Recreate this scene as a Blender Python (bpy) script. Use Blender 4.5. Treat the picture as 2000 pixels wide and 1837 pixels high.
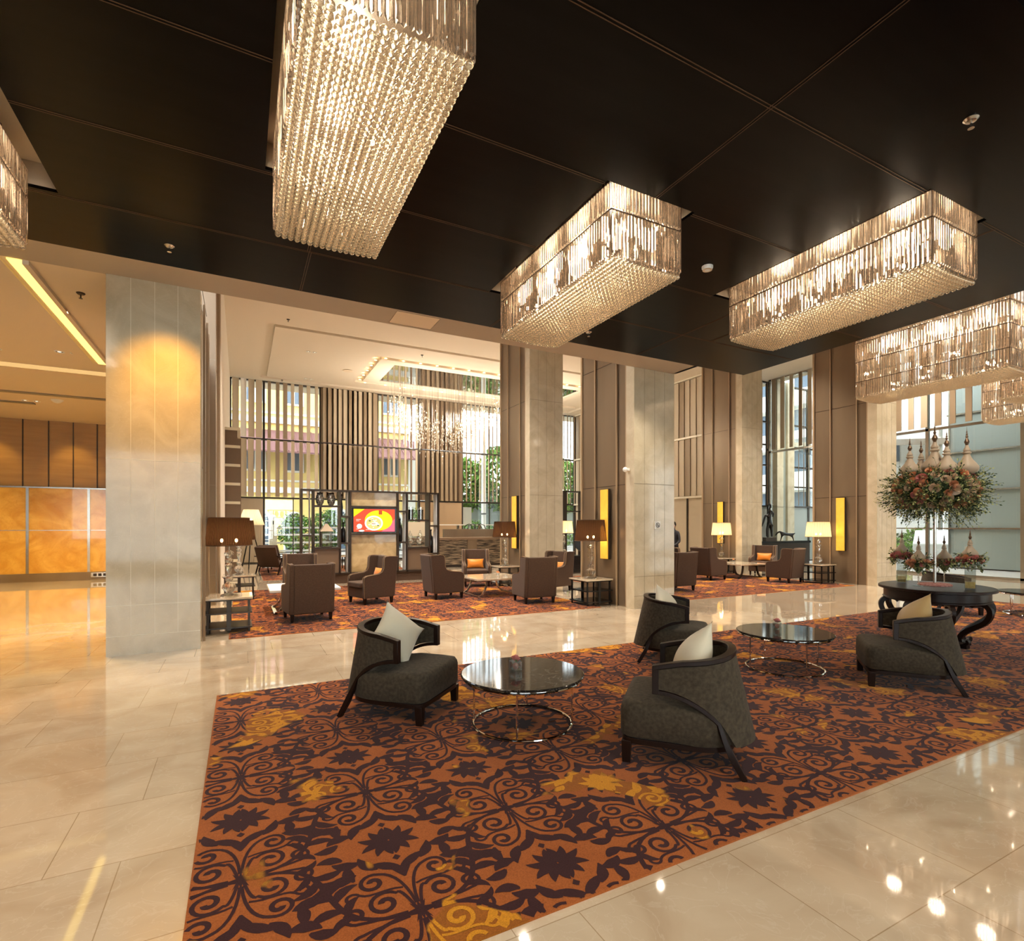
import bpy, bmesh, math, random
from mathutils import Vector, Matrix
random.seed(7)
PI = math.pi
for o in list(bpy.data.objects): bpy.data.objects.remove(o, do_unlink=True)
SC = bpy.context.scene
COL = SC.collection

# ---------------------------------------------------------------- camera
cam_d = bpy.data.cameras.new('camera'); cam = bpy.data.objects.new('camera', cam_d); COL.objects.link(cam)
FW = Vector((0.45675, 0.88959, 0.0)).normalized(); RT = Vector((FW.y, -FW.x, 0)); UP = Vector((0, 0, 1))
M3 = Matrix((RT, UP, -FW)).transposed()
cam.matrix_world = Matrix.Translation((0, 0, 1.6)) @ M3.to_4x4()
cam_d.sensor_fit = 'HORIZONTAL'; cam_d.sensor_width = 36.0
cam_d.lens = 36.0 * 1032 / 2000.0
cam_d.shift_x = 0.0
cam_d.shift_y = (1028 - 918.5) / 2000.0
cam_d.clip_end = 300
SC.camera = cam

# ---------------------------------------------------------------- world, exposure
W = bpy.data.worlds.new('world'); SC.world = W; W.use_nodes = True
wn = W.node_tree.nodes; wl = W.node_tree.links
bg = wn['Background']
sky = wn.new('ShaderNodeTexSky'); sky.sky_type = 'NISHITA'; sky.sun_disc = False; sky.sun_elevation = math.radians(55)
sky.sun_rotation = math.radians(140); sky.air_density = 1.0; sky.dust_density = 4.0
mixw = wn.new('ShaderNodeMixRGB'); mixw.inputs[0].default_value = 0.88
mixw.inputs[2].default_value = (0.93, 0.97, 1.0, 1)
hs = wn.new('ShaderNodeVectorMath'); hs.operation = 'SCALE'; hs.inputs[3].default_value = 0.12
wl.new(sky.outputs[0], hs.inputs[0]); wl.new(hs.outputs[0], mixw.inputs[1]); wl.new(mixw.outputs[0], bg.inputs[0])
bg.inputs[1].default_value = 4.4
SC.view_settings.view_transform = 'Standard'; SC.view_settings.look = 'None'
SC.view_settings.exposure = 0.68; SC.view_settings.gamma = 1.0; SC.view_settings.use_curve_mapping = False
cy = SC.cycles
cy.max_bounces = 7; cy.diffuse_bounces = 3; cy.glossy_bounces = 3; cy.transmission_bounces = 5
cy.transparent_max_bounces = 12; cy.sample_clamp_indirect = 4.0; cy.sample_clamp_direct = 0.0
cy.caustics_reflective = False; cy.caustics_refractive = False
cy.use_denoising = True; cy.use_adaptive_sampling = True; cy.adaptive_threshold = 0.12; cy.adaptive_min_samples = 20
cy.blur_glossy = 0.5

# ---------------------------------------------------------------- lights of the room, plus added fill spots
def lamp(kind, name, loc, energy, col, size=0.1, rot=None, spot=None, blend=0.5, sy=None):
    d = bpy.data.lights.new(name, kind); d.energy = energy; d.color = col
    if kind == 'AREA':
        d.size = size
        if sy: d.shape = 'RECTANGLE'; d.size_y = sy
    else: d.shadow_soft_size = size
    if kind == 'SPOT': d.spot_size = math.radians(spot); d.spot_blend = blend
    o = bpy.data.objects.new(name, d); o.location = loc
    if rot: o.rotation_euler = rot
    COL.objects.link(o); return o
def aim(o, tgt):
    o.rotation_euler = (Vector(tgt) - o.location).to_track_quat('-Z', 'Y').to_euler()
WARM = (1.0, 0.66, 0.34); WW = (1.0, 0.84, 0.66); ORG = (1.0, 0.52, 0.12)
s = lamp('SPOT', 'column_spot', (-0.75, 6.75, 4.66), 210, (1.0, 0.47, 0.03), 0.04, spot=50, blend=1.0); aim(s, (-0.88, 8.0, 3.3))
for x, y in ((-2.9, 9.5), (-3.6, 12.3), (-5.2, 15.4), (-4.2, 17.6), (-6.6, 17.6), (-2.8, 17.4), (-2.2, 9.6), (-5.5, 11.5)):
    s = lamp('SPOT', 'reception_downlight', (x, y, 4.66), 380, (1.0, 0.72, 0.34), 0.05, spot=105, blend=0.8)
for x in (-6.2, -4.45):
    s = lamp('SPOT', 'wall_washer', (x, 19.0, 4.6), 50, (1.0, 0.62, 0.12), 0.04, spot=58, blend=0.8); aim(s, (x, 20.0, 3.1))
for x, y in ((1.6, 10.2), (4.6, 10.2), (1.6, 13.4), (4.6, 13.4), (3.0, 18.0), (6.5, 18.0), (10.0, 18.5), (2.8, 22.0), (12.0, 22.0), (11.0, 10.5), (13.5, 10.5), (12.5, 13.5)):
    s = lamp('SPOT', 'lounge_downlight', (x, y, 7.9), 850, (1.0, 0.87, 0.72), 0.08, spot=95, blend=0.8)
for x, y in ((-3.5, 5.4), (-3.6, 2.6), (-1.4, 1.2), (6.5, 7.0), (1.5, 7.0), (3.8, 7.0), (-1.5, -1.5), (2.0, -0.5), (5.0, 0.2)):
    s = lamp('SPOT', 'lobby_fill_spot', (x, y, 4.64), 190, (1.0, 0.85, 0.66), 0.05, spot=120, blend=0.9)  # added fill spots that brighten the lobby floor and columns

s = lamp('SPOT', 'flower_fill_spot', (7.6, 2.7, 4.66), 130, (1.0, 0.86, 0.70), 0.05, spot=50, blend=0.9); aim(s, (8.5, 3.8, 1.7))  # added to brighten the roses
for x, y in ((12.5, 6.5), (16.5, 6.0), (18.0, 1.5), (14.0, 0.0), (18.8, 9.5), (20.6, 13.0)):
    s = lamp('SPOT', 'entrance_fill_spot', (x, y, 7.9), 750, (1.0, 0.84, 0.66), 0.08, spot=110, blend=0.8)  # added fill that lifts the entrance louvers and far pier
# ---------------------------------------------------------------- materials
def mat(name, col, rough=0.5, metal=0.0, spec=0.5, coat=0.0, sheen=0.0, trans=0.0, ior=1.45, emit=None, es=0.0, noise=None, bump=None, aniso=None):
    m = bpy.data.materials.new(name); m.use_nodes = True
    n = m.node_tree.nodes; l = m.node_tree.links; p = n['Principled BSDF']
    p.inputs['Base Color'].default_value = (*col, 1); p.inputs['Roughness'].default_value = rough
    p.inputs['Metallic'].default_value = metal; p.inputs['Specular IOR Level'].default_value = spec
    p.inputs['Coat Weight'].default_value = coat; p.inputs['Coat Roughness'].default_value = 0.05
    p.inputs['Sheen Weight'].default_value = sheen; p.inputs['Transmission Weight'].default_value = trans; p.inputs['IOR'].default_value = ior
    if emit: p.inputs['Emission Color'].default_value = (*emit, 1); p.inputs['Emission Strength'].default_value = es
    if noise:   # (scale xyz, col2, low, high, detail)
        sc, c2, lo, hi, det = noise
        tc = n.new('ShaderNodeTexCoord'); mp = n.new('ShaderNodeMapping'); mp.inputs['Scale'].default_value = sc
        nz = n.new('ShaderNodeTexNoise'); nz.inputs['Scale'].default_value = 1; nz.inputs['Detail'].default_value = det
        rp = n.new('ShaderNodeValToRGB'); rp.color_ramp.elements[0].position = lo; rp.color_ramp.elements[1].position = hi
        rp.color_ramp.elements[0].color = (*col, 1); rp.color_ramp.elements[1].color = (*c2, 1)
        l.new(tc.outputs['Object'], mp.inputs[0]); l.new(mp.outputs[0], nz.inputs[0]); l.new(nz.outputs[0], rp.inputs[0]); l.new(rp.outputs[0], p.inputs['Base Color'])
    if bump:    # (scale, strength)
        tc = n.new('ShaderNodeTexCoord'); nz = n.new('ShaderNodeTexNoise'); nz.inputs['Scale'].default_value = bump[0]
        bp = n.new('ShaderNodeBump'); bp.inputs['Strength'].default_value = bump[1]; bp.inputs['Distance'].default_value = 0.01
        l.new(tc.outputs['Object'], nz.inputs[0]); l.new(nz.outputs[0], bp.inputs['Height']); l.new(bp.outputs[0], p.inputs['Normal'])
    return m

def marble_mat(name, c1, c2, vein, rough=0.1, tile=None, seam=(0.35, 0.27, 0.18), scale=1.0, loc=(0, 0, 0)):
    m = bpy.data.materials.new(name); m.use_nodes = True
    n = m.node_tree.nodes; l = m.node_tree.links; p = n['Principled BSDF']
    tc = n.new('ShaderNodeTexCoord'); mp = n.new('ShaderNodeMapping'); mp.inputs['Location'].default_value = loc
    l.new(tc.outputs['Object'], mp.inputs[0])
    nz = n.new('ShaderNodeTexNoise'); nz.inputs['Scale'].default_value = 1.6 * scale; nz.inputs['Detail'].default_value = 9; nz.inputs['Distortion'].default_value = 1.2
    l.new(mp.outputs[0], nz.inputs[0])
    rp = n.new('ShaderNodeValToRGB'); rp.color_ramp.elements[0].position = 0.32; rp.color_ramp.elements[1].position = 0.68
    rp.color_ramp.elements[0].color = (*c1, 1); rp.color_ramp.elements[1].color = (*c2, 1); l.new(nz.outputs[0], rp.inputs[0])
    nv = n.new('ShaderNodeTexNoise'); nv.inputs['Scale'].default_value = 3.2 * scale; nv.inputs['Detail'].default_value = 6; nv.inputs['Distortion'].default_value = 2.5
    l.new(mp.outputs[0], nv.inputs[0])
    ab = n.new('ShaderNodeMath'); ab.operation = 'SUBTRACT'; ab.inputs[1].default_value = 0.5; l.new(nv.outputs[0], ab.inputs[0])
    a2 = n.new('ShaderNodeMath'); a2.operation = 'ABSOLUTE'; l.new(ab.outputs[0], a2.inputs[0])
    rv = n.new('ShaderNodeValToRGB'); rv.color_ramp.elements[0].position = 0.0; rv.color_ramp.elements[1].position = 0.018
    rv.color_ramp.elements[0].color = (0.22, 0.22, 0.22, 1); rv.color_ramp.elements[1].color = (0, 0, 0, 1); l.new(a2.outputs[0], rv.inputs[0])
    mx = n.new('ShaderNodeMixRGB'); mx.inputs[2].default_value = (*vein, 1); l.new(rv.outputs[0], mx.inputs[0]); l.new(rp.outputs[0], mx.inputs[1])
    out = mx.outputs[0]
    if tile:  # (brick width, row height, offset, mortar, rotation)
        mp2 = n.new('ShaderNodeMapping'); mp2.inputs['Rotation'].default_value = tile[4]; mp2.inputs['Location'].default_value = tile[5]
        l.new(tc.outputs['Object'], mp2.inputs[0])
        br = n.new('ShaderNodeTexBrick'); br.offset = tile[2]; br.offset_frequency = 2; br.inputs['Scale'].default_value = 1
        br.inputs['Brick Width'].default_value = tile[0]; br.inputs['Row Height'].default_value = tile[1]; br.inputs['Mortar Size'].default_value = tile[3]
        br.inputs['Mortar Smooth'].default_value = 0.0
        br.inputs['Color1'].default_value = (0.93, 0.93, 0.93, 1); br.inputs['Color2'].default_value = (1.05, 1.04, 1.03, 1); br.inputs['Mortar'].default_value = (0.62, 0.55, 0.46, 1)
        l.new(mp2.outputs[0], br.inputs[0])
        mu = n.new('ShaderNodeMixRGB'); mu.blend_type = 'MULTIPLY'; mu.inputs[0].default_value = 1; l.new(out, mu.inputs[1]); l.new(br.outputs[0], mu.inputs[2]); out = mu.outputs[0]
    l.new(out, p.inputs['Base Color']); p.inputs['Roughness'].default_value = rough; p.inputs['Coat Weight'].default_value = 0.6; p.inputs['Coat Roughness'].default_value = 0.03
    return m

M = {}
M['floor'] = marble_mat('floor_marble', (0.53, 0.405, 0.28), (0.67, 0.555, 0.41), (0.80, 0.72, 0.60), rough=0.045, tile=(0.88, 0.638, 0.333, 0.0022, (0, 0, 0), (0.51, -0.55, 0)))
M['column'] = marble_mat('column_marble', (0.49, 0.415, 0.29), (0.61, 0.535, 0.395), (0.68, 0.61, 0.48), rough=0.09, scale=1.4)
for k_ in ('column',): M[k_].node_tree.nodes['Principled BSDF'].inputs['Coat Weight'].default_value = 0.1
M['column'].node_tree.nodes['Principled BSDF'].inputs['Specular IOR Level'].default_value = 0.35
M['onyx'] = marble_mat('honey_onyx', (0.56, 0.27, 0.03), (0.80, 0.48, 0.10), (0.36, 0.14, 0.01), rough=0.2, scale=1.0)
M['onyxpale'] = marble_mat('pale_onyx', (0.42, 0.29, 0.12), (0.62, 0.46, 0.23), (0.32, 0.2, 0.08), rough=0.25, scale=1.6)
M['tabmarble'] = marble_mat('table_marble', (0.52, 0.40, 0.27), (0.75, 0.64, 0.48), (0.45, 0.33, 0.2), rough=0.08, scale=2.5)
M['blackmarble'] = marble_mat('black_marble', (0.012, 0.011, 0.010), (0.03, 0.027, 0.024), (0.5, 0.45, 0.4), rough=0.06, scale=1.6)
M['blackmarble'].node_tree.nodes['Principled BSDF'].inputs['Coat Weight'].default_value = 0.0
M['blackmarble'].node_tree.nodes['Principled BSDF'].inputs['Specular IOR Level'].default_value = 0.35
M['whitemarble'] = marble_mat('white_marble', (0.7, 0.66, 0.58), (0.85, 0.82, 0.76), (0.4, 0.35, 0.3), rough=0.12, scale=2)
M['seam'] = mat('seam_brown', (0.26, 0.215, 0.15), 0.6)  # brown tone for joints, grooves and gaps
M['seamlight'] = mat('seam_light', (0.75, 0.7, 0.58), 0.4)
M['bronze'] = mat('bronze_panel', (0.185, 0.130, 0.082), 0.32, 0.35, noise=((1.5, 1.5, 0.3), (0.235, 0.175, 0.115), 0.3, 0.7, 3))
M['bronzedark'] = mat('dark_bronze', (0.045, 0.03, 0.02), 0.4, 0.3)
M['oakedge'] = mat('light_wood_edge', (0.36, 0.25, 0.15), 0.45)
M['woodpanel'] = mat('reception_wood', (0.33, 0.19, 0.075), 0.35, noise=((1.2, 1.2, 9), (0.40, 0.24, 0.10), 0.3, 0.7, 4))
M['ceildark'] = mat('dark_ceiling', (0.0016, 0.0011, 0.0010), 0.30, 0.0, 0.5, ior=1.145, noise=((0.7, 9, 1), (0.0042, 0.0032, 0.0030), 0.35, 0.75, 6))
M['ceilwhite'] = mat('ceiling_plaster', (0.74, 0.66, 0.55), 0.9)
M['ceilbeige'] = mat('beige_plaster', (0.72, 0.60, 0.46), 0.85)
M['soffit'] = mat('soffit_plaster', (0.40, 0.335, 0.27), 0.85)
M['copper'] = mat('copper_joint', (0.10, 0.055, 0.03), 0.5, 0.5)
M['louver'] = mat('louver_cream', (0.50, 0.42, 0.31), 0.5)
M['louvertan'] = mat('louver_tan', (0.29, 0.215, 0.14), 0.5)
M['louverbrown'] = mat('louver_brown', (0.175, 0.115, 0.07), 0.5)
M['frame'] = mat('dark_metal_frame', (0.05, 0.04, 0.032), 0.4, 0.6)
M['steel'] = mat('brushed_steel', (0.55, 0.52, 0.48), 0.25, 1.0)
M['chrome'] = mat('chrome', (0.85, 0.83, 0.8), 0.06, 1.0)
M['velvet'] = mat('olive_grey_velvet', (0.036, 0.028, 0.0185), 0.8, 0.0, 0.2, sheen=0.05, noise=((38, 38, 38), (0.078, 0.062, 0.041), 0.3, 0.75, 8))
M['darkwood'] = mat('dark_wood', (0.014, 0.006, 0.004), 0.35, 0.0, 0.22)
M['brownfab'] = mat('brown_fabric', (0.058, 0.029, 0.015), 0.85, sheen=0.08, noise=((60, 60, 60), (0.078, 0.042, 0.023), 0.3, 0.7, 2))
M['piping'] = mat('tan_piping', (0.26, 0.16, 0.08), 0.6)
M['orange'] = mat('orange_silk', (0.80, 0.24, 0.015), 0.42, sheen=0.3)
M['cream'] = mat('cream_satin', (0.76, 0.68, 0.50), 0.45, sheen=0.3, noise=((5, 5, 5), (0.74, 0.68, 0.53), 0.3, 0.7, 3))
M['goldsilk'] = mat('gold_satin', (0.50, 0.33, 0.13), 0.42, sheen=0.3)
M['goldleaf'] = mat('gold_leaf_glow', (0.85, 0.46, 0.06), 0.34, 0.55, noise=((6, 6, 6), (0.95, 0.58, 0.10), 0.3, 0.7, 5), emit=(1.0, 0.50, 0.05), es=0.35)  # weak emission gives the gold a glow of its own
M['white'] = mat('white_paint', (0.8, 0.79, 0.76), 0.4)
M['blackpl'] = mat('black_gloss', (0.01, 0.01, 0.01), 0.2)
M['yellowwall'] = mat('yellow_stucco', (0.80, 0.60, 0.22), 0.9)
M['whitewall'] = mat('white_stucco', (0.8, 0.78, 0.72), 0.9)
M['bluedoor'] = mat('slate_door', (0.10, 0.14, 0.19), 0.5)
M['roof'] = mat('maroon_roof', (0.16, 0.07, 0.07), 0.7)
M['hedge'] = mat('hedge_green', (0.05, 0.14, 0.02), 0.7, noise=((4, 4, 4), (0.20, 0.36, 0.05), 0.35, 0.65, 5))
M['leafdark'] = mat('leaf_dark', (0.03, 0.06, 0.016), 0.55)
M['leafpale'] = mat('leaf_pale', (0.42, 0.43, 0.16), 0.6)
M['bark'] = mat('bark', (0.12, 0.08, 0.05), 0.9)
M['pavement'] = mat('pavement', (0.45, 0.43, 0.40), 0.9)
M['greyglass'] = mat('grey_green_panels', (0.36, 0.40, 0.37), 0.2)
M['rose'] = mat('rose_pink', (0.70, 0.27, 0.24), 0.6)
M['rosepeach'] = mat('rose_peach', (0.80, 0.40, 0.22), 0.6)
M['rosecream'] = mat('rose_cream', (0.80, 0.60, 0.42), 0.6)
M['greydoor'] = mat('grey_door', (0.33, 0.36, 0.33), 0.3)
M['stupa'] = mat('ivory_lacquer', (0.47, 0.36, 0.25), 0.5)
M['finial'] = mat('bronze_finial', (0.16, 0.10, 0.06), 0.35, 0.5)
M['pebbles'] = mat('gold_pebbles', (0.45, 0.27, 0.04), 0.35, 0.3, noise=((40, 40, 40), (0.7, 0.5, 0.12), 0.3, 0.7, 2))
M['petals'] = mat('petal_bed', (0.55, 0.17, 0.14), 0.7, noise=((45, 45, 45), (0.8, 0.45, 0.38), 0.3, 0.7, 2))
M['skin'] = mat('skin', (0.45, 0.26, 0.18), 0.55)
M['blackcloth'] = mat('black_cloth', (0.02, 0.02, 0.024), 0.8)
M['stoneslab'] = mat('split_stone', (0.035, 0.026, 0.018), 0.35, noise=((3, 3, 30), (0.36, 0.28, 0.19), 0.42, 0.66, 8), bump=(30, 1.0))
M['mirror'] = mat('ceiling_mirror', (0.62, 0.6, 0.57), 0.03, 1.0)

def glow(name, col, st):
    m = bpy.data.materials.new(name); m.use_nodes = True; n = m.node_tree.nodes; n.clear()
    e = n.new('ShaderNodeEmission'); e.inputs[0].default_value = (*col, 1); e.inputs[1].default_value = st
    o = n.new('ShaderNodeOutputMaterial'); m.node_tree.links.new(e.outputs[0], o.inputs[0]); return m
M['bulb'] = glow('bulb_glow', (1.0, 0.72, 0.36), 60)
M['bulbhot'] = glow('chandelier_bulb_glow', (1.0, 0.84, 0.60), 40)
M['smallbulb'] = glow('small_bulb_glow', (1.0, 0.62, 0.25), 14)
M['cove'] = glow('cove_strip_glow', (1.0, 0.66, 0.14), 1.7)
M['covesoft'] = glow('soft_cove_glow', (1.0, 0.60, 0.22), 0.6)
M['downl'] = glow('downlight_glow', (1.0, 0.85, 0.6), 1.2)

def mixmat(name, parts):
    """parts: list of (kind, colour, roughness, weight) blended in sequence"""
    m = bpy.data.materials.new(name); m.use_nodes = True; n = m.node_tree.nodes; l = m.node_tree.links; n.clear()
    out = n.new('ShaderNodeOutputMaterial'); cur = None; tot = 0
    for kind, col, rough, w in parts:
        s_ = n.new({'glass': 'ShaderNodeBsdfGlass', 'transp': 'ShaderNodeBsdfTransparent', 'glossy': 'ShaderNodeBsdfAnisotropic', 'transl': 'ShaderNodeBsdfTranslucent', 'diff': 'ShaderNodeBsdfDiffuse'}[kind])
        s_.inputs[0].default_value = (*col, 1)
        if kind in ('glass', 'glossy'): s_.inputs['Roughness'].default_value = rough
        if kind == 'glass': s_.inputs['IOR'].default_value = 1.48
        tot += w
        if cur is None: cur = s_
        else:
            mx = n.new('ShaderNodeMixShader'); mx.inputs[0].default_value = w / tot
            l.new(cur.outputs[0], mx.inputs[1]); l.new(s_.outputs[0], mx.inputs[2]); cur = mx
    l.new(cur.outputs[0], out.inputs[0]); return m
M['glasspane'] = mixmat('window_glass', [('transp', (0.93, 0.96, 0.95), 0, 0.93), ('glossy', (1, 1, 1), 0.0, 0.07)])
M['crystal'] = mixmat('crystal_prism', [('transp', (1.0, 0.90, 0.80), 0, 0.16), ('glass', (1.0, 0.92, 0.83), 0.0, 0.62), ('glossy', (1, 0.95, 0.88), 0.04, 0.14), ('transl', (1.0, 0.84, 0.68), 0, 0.05), ('diff', (0.75, 0.60, 0.47), 0, 0.07)])
M['bead'] = mixmat('crystal_bead', [('transp', (1.0, 0.93, 0.82), 0, 0.16), ('glass', (1.0, 0.93, 0.80), 0.0, 0.60), ('glossy', (1, 0.95, 0.86), 0.04, 0.20), ('transl', (1.0, 0.84, 0.62), 0, 0.08), ('diff', (0.85, 0.70, 0.50), 0, 0.10)])
M['drop'] = mixmat('crystal_drop', [('transp', (1, 1, 1), 0, 0.2), ('glossy', (1, 0.95, 0.85), 0.1, 0.4), ('diff', (0.95, 0.88, 0.75), 0, 0.4)])
M['glass'] = mixmat('clear_glass', [('transp', (0.97, 0.98, 0.98), 0, 0.35), ('glass', (0.98, 0.99, 1.0), 0.0, 0.65)])
M['vaseglass'] = mixmat('thin_glass', [('transp', (0.93, 0.96, 0.96), 0, 0.80), ('glossy', (1, 1, 1), 0.02, 0.20)])
M['shadebrown'] = mixmat('brown_organza', [('transl', (0.075, 0.036, 0.017), 0, 0.40), ('transp', (0.6, 0.45, 0.35), 0, 0.12), ('diff', (0.036, 0.022, 0.015), 0, 0.48)])
M['shadecream'] = mixmat('cream_organza', [('transl', (0.85, 0.72, 0.50), 0, 0.5), ('transp', (1, 0.95, 0.85), 0, 0.08), ('diff', (0.7, 0.62, 0.47), 0, 0.42)])
def pleat_tone(m, k):
    """fine vertical pleats on a lamp shade: fold light and dark painted as a colour wave around the axis"""
    n = m.node_tree.nodes; l = m.node_tree.links
    tc = n.new('ShaderNodeTexCoord'); sp = n.new('ShaderNodeSeparateXYZ'); at = n.new('ShaderNodeMath'); at.operation = 'ARCTAN2'
    l.new(tc.outputs['Object'], sp.inputs[0]); l.new(sp.outputs[1], at.inputs[0]); l.new(sp.outputs[0], at.inputs[1])
    mu = n.new('ShaderNodeMath'); mu.operation = 'MULTIPLY'; mu.inputs[1].default_value = k; l.new(at.outputs[0], mu.inputs[0])
    si = n.new('ShaderNodeMath'); si.operation = 'SINE'; l.new(mu.outputs[0], si.inputs[0])
    for b in [x for x in n if x.type in ('BSDF_DIFFUSE', 'BSDF_TRANSLUCENT')]:
        c = b.inputs[0].default_value[:]
        mr = n.new('ShaderNodeMapRange'); mr.inputs[1].default_value = -1; mr.inputs[3].default_value = 0.55; mr.inputs[4].default_value = 1.25; l.new(si.outputs[0], mr.inputs[0])
        vm = n.new('ShaderNodeMixRGB'); vm.blend_type = 'MULTIPLY'; vm.inputs[0].default_value = 1; vm.inputs[1].default_value = c; l.new(mr.outputs[0], vm.inputs[2]); l.new(vm.outputs[0], b.inputs[0])
pleat_tone(M['shadebrown'], 90); pleat_tone(M['shadecream'], 60)

# rug: terracotta pile with wine-dark scrolls that turn to gold in cloudy patches
def rugmat(name, ca, cb, ga, gb):
    m = bpy.data.materials.new(name); m.use_nodes = True; n = m.node_tree.nodes; l = m.node_tree.links; p = n['Principled BSDF']
    tc = n.new('ShaderNodeTexCoord')
    big = n.new('ShaderNodeTexNoise'); big.inputs['Scale'].default_value = 1.7; big.inputs['Detail'].default_value = 3.5; big.inputs['Distortion'].default_value = 0.6; l.new(tc.outputs['Object'], big.inputs[0])
    r = n.new('ShaderNodeValToRGB'); r.color_ramp.elements[0].position = 0.592; r.color_ramp.elements[1].position = 0.612; l.new(big.outputs[0], r.inputs[0])
    fine = n.new('ShaderNodeTexNoise'); fine.inputs['Scale'].default_value = 3.0; fine.inputs['Detail'].default_value = 3; l.new(tc.outputs['Object'], fine.inputs[0])
    m1 = n.new('ShaderNodeMixRGB'); m1.inputs[1].default_value = (*ca, 1); m1.inputs[2].default_value = (*cb, 1); l.new(fine.outputs[0], m1.inputs[0])
    m2 = n.new('ShaderNodeMixRGB'); m2.inputs[1].default_value = (*ga, 1); m2.inputs[2].default_value = (*gb, 1); l.new(fine.outputs[0], m2.inputs[0])
    m3 = n.new('ShaderNodeMixRGB'); l.new(r.outputs[0], m3.inputs[0]); l.new(m1.outputs[0], m3.inputs[1]); l.new(m2.outputs[0], m3.inputs[2])
    pile = n.new('ShaderNodeTexNoise'); pile.inputs['Scale'].default_value = 170; pile.inputs['Detail'].default_value = 2; l.new(tc.outputs['Object'], pile.inputs[0])
    mr = n.new('ShaderNodeMapRange'); mr.inputs[1].default_value = 0.3; mr.inputs[2].default_value = 0.7; mr.inputs[3].default_value = 0.78; mr.inputs[4].default_value = 1.18; l.new(pile.outputs[0], mr.inputs[0])
    mu = n.new('ShaderNodeMixRGB'); mu.blend_type = 'MULTIPLY'; mu.inputs[0].default_value = 1; l.new(m3.outputs[0], mu.inputs[1]); l.new(mr.outputs[0], mu.inputs[2])
    l.new(mu.outputs[0], p.inputs['Base Color']); p.inputs['Roughness'].default_value = 0.95; p.inputs['Specular IOR Level'].default_value = 0.1; p.inputs['Sheen Weight'].default_value = 0.1
    return m
M['rugbase'] = rugmat('rug_ground', (0.30, 0.080, 0.016), (0.40, 0.118, 0.026), (0.27, 0.085, 0.010), (0.34, 0.115, 0.012))
M['rugorn'] = rugmat('rug_scrolls', (0.034, 0.010, 0.012), (0.050, 0.015, 0.016), (0.56, 0.22, 0.010), (0.62, 0.28, 0.018))

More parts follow.
